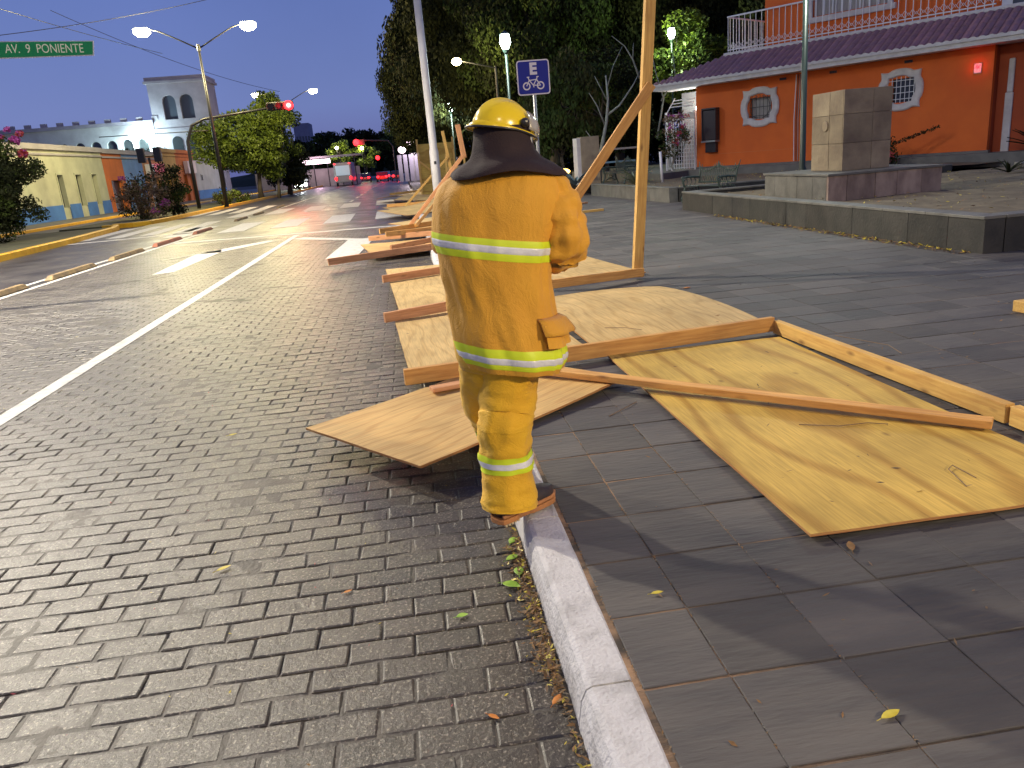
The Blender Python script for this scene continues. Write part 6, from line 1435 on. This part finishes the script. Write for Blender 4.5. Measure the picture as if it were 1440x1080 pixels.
# ================================================================== LITTER
def leaf_thing(x, y, z, L_, ang, m, label, curl=.3, wd=.38, name='fallen_leaf', group='single fallen leaves'):
    b = MB(); P = []
    for i in range(7):
        t = i/6; w_ = L_*wd*.5*math.sin(math.pi*min(1, t*1.03))**.8; zc = curl*L_*(t-.5)**2
        P.append([Vector((L_*(t-.5), -w_, zc+w_*.5)), Vector((L_*(t-.5), 0, zc)), Vector((L_*(t-.5), w_, zc+w_*.5))])
    M_ = Matrix.Rotation(ang, 4, 'Z'); b.grid([[M_ @ p for p in r__] for r__ in P]); b.tube([M_ @ Vector((-L_*.5,0,curl*L_*.25)), M_ @ Vector((-L_*.72,0,.004))], .0012, 4)
    o = b.obj(name, m, smooth=True); o.location = (x, y, z+.002); tag(o, label, 'leaf', group); s = o.modifiers.new('th', 'SOLIDIFY'); s.thickness = .0008; return o
LV = [(-.99,3.25,.003,.07,.6,'yleaf','yellow leaf lying on the pavers in the lower left of the photo'),
      (.03,2.60,.003,.05,.2,'gleaf','small bright green leaf on the pavers left of the kerb'),
      (.085,2.02,.003,.045,-.7,'oleaf','orange curled leaf on the pavers low beside the kerb'),
      (1.13,1.62,.133,.07,.3,'yleaf','yellow green curved leaf on the slate tiles at lower right'),
      (.72,2.36,.133,.05,.1,'yleaf','yellow green leaf on the tiles near the foot of the shadow'),
      (-1.35,5.2,.003,.06,.4,'yleaf','pale yellow leaf on the road left of the loose plywood'),
      (2.5,6.2,.24,.05,.5,'drygrass','dry leaf lying on the raised pale plywood'),
      (2.95,8.2,.133,.10,.2,'oleaf','orange dry leaf on the pavement right of the upright post foot'),
      (1.52,2.48,.133,.08,1.2,'drygrass','dry curled leaf under the front corner of the yellow plywood'),
      (-.22,1.75,.003,.06,1.4,'drygrass','dry leaf at the bottom edge of the road'),
      (-.42,2.9,.003,.04,.4,'oleaf','tiny orange leaf on the pavers below the loose plywood'),
      (.285,2.86,.006,.075,1.5,'gleaf','broad green leaf in the gutter, nearest below the boot'),
      (.275,2.98,.006,.07,.5,'gleaf','green leaf in the gutter just under the boot'),
      (.24,2.76,.006,.085,-.6,'gleaf','largest green leaf in the gutter pile'),
      (.30,3.14,.004,.07,1.0,'gleaf','green leaf tucked in the gutter under the heel'),
      (.29,2.05,.004,.06,.9,'oleaf','orange leaf in the gutter near the bottom of the photo')]
for l in LV: leaf_thing(l[0], l[1], l[2], l[3], l[4], MT[l[5]], l[6], wd=.55 if l[5] == 'gleaf' else .38)
def litter(name, mats, n, fn, seed, size=.02, label=None, elong=3):
    g = random.Random(seed); b = MB()
    for _ in range(n):
        x, y, z, s = fn(g); a = g.uniform(0, 6.28); L_ = size*s*g.uniform(.5,1.6); w_ = L_/elong*g.uniform(.5,1.3); ti = g.uniform(-.5,.5); zt = z+abs(ti)*L_*.5+.001
        d = Vector((math.cos(a), math.sin(a), ti))*L_/2; e_ = Vector((-math.sin(a), math.cos(a), g.uniform(-.5,.5)))*w_/2; c = Vector((x, y, zt))
        b.add([c-d, c+e_, c+d, c-e_], [(0,1,2,3)], g.randrange(len(mats)))
    return tag(b.obj(name, mats), label, 'litter', kind='stuff')
def gut(g):
    y = g.choice([g.gauss(2.62, .16), g.gauss(2.25, .12), g.gauss(2.95, .14), g.uniform(1.3, 3.4), g.uniform(1.3, 9)]); return (.325-abs(g.gauss(0, .018 if y < 2 or y > 3.1 else .032)), y, g.uniform(0, .012), 1)
litter('gutter_litter', [MT['drygrass'], MT['twig'], MT['bark'], MT['drygrass'], MT['drygrass'], MT['twig'], MT['yleaf']], 1700, gut, 4, .023, 'dry leaf and twig litter gathered in the gutter along the kerb')
litter('joint_debris', [MT['drygrass'], MT['twig'], MT['stone_cap']], 700, lambda g: (g.choice([KERB1+.006+abs(g.gauss(0,.006)), .79+g.gauss(0,.004), 1.14+g.gauss(0,.004)]), g.uniform(1.3, 4.5), .128, 1), 5, .012, 'fine debris in the joints of the pavement')
litter('planter_litter', [MT['drygrass'], MT['yleaf'], MT['drygrass']], 900, lambda g: (6.66-abs(g.gauss(0, .10)), g.uniform(8.6, 16.5), .132, 1), 6, .05, 'dry yellow leaves gathered along the foot of the stone planter wall')
litter('road_specks', [MT['drygrass'], MT['stone_cap'], MT['bract_red'], MT['yleaf']], 420, lambda g: (g.uniform(-4, .3), g.uniform(1.4, 8)**1.0, .002, 1), 8, .012, 'small specks scattered on the pavers')
litter('pavement_litter', [MT['drygrass'], MT['twig']], 700, lambda g: (g.uniform(.6, 9), g.uniform(1.6, 12), .133, 1), 9, .022, 'small dry leaves scattered over the pavement')
litter('soil_litter', [MT['drygrass'], MT['yleaf'], MT['twig']], 1500, lambda g: (g.uniform(7.2, 14), g.choice([g.uniform(8.8, 18.3), g.uniform(22, 27)]), .50, 1), 10, .06, 'dry leaves on the planter soil')
litter('board_debris', [MT['bark'], MT['twig']], 46, lambda g: (g.uniform(1.5, 2.7), g.uniform(2.7, 5.4), .161, 1), 11, .035, 'dark crumbs and twigs on the yellow plywood', 6)
for pts, lab in (([(1.95,3.72,.162),(2.12,3.62,.165),(2.28,3.62,.163),(2.36,3.56,.166)], 'thin twig lying on the middle of the yellow plywood'), ([(2.22,2.78,.162),(2.26,2.95,.168),(2.30,2.98,.170),(2.31,2.84,.165)], 'bent twig near the front edge of the yellow plywood'), ([(1.05,4.3,.134),(1.2,4.42,.14),(1.28,4.5,.136)], 'pale twig on the tiles left of the yellow plywood'), ([(1.55,6.35,.21),(1.7,6.22,.22),(1.8,6.1,.215)], 'dark twig on the raised pale plywood'), ([(2.93,5.1,.255),(3.1,4.72,.25),(3.05,4.5,.25)], 'dark twig lying along the right side rail')):
    b = MB(); b.tube(pts, .0024, 5); tag(b.obj('twig', MT['twig']), lab, 'twig')
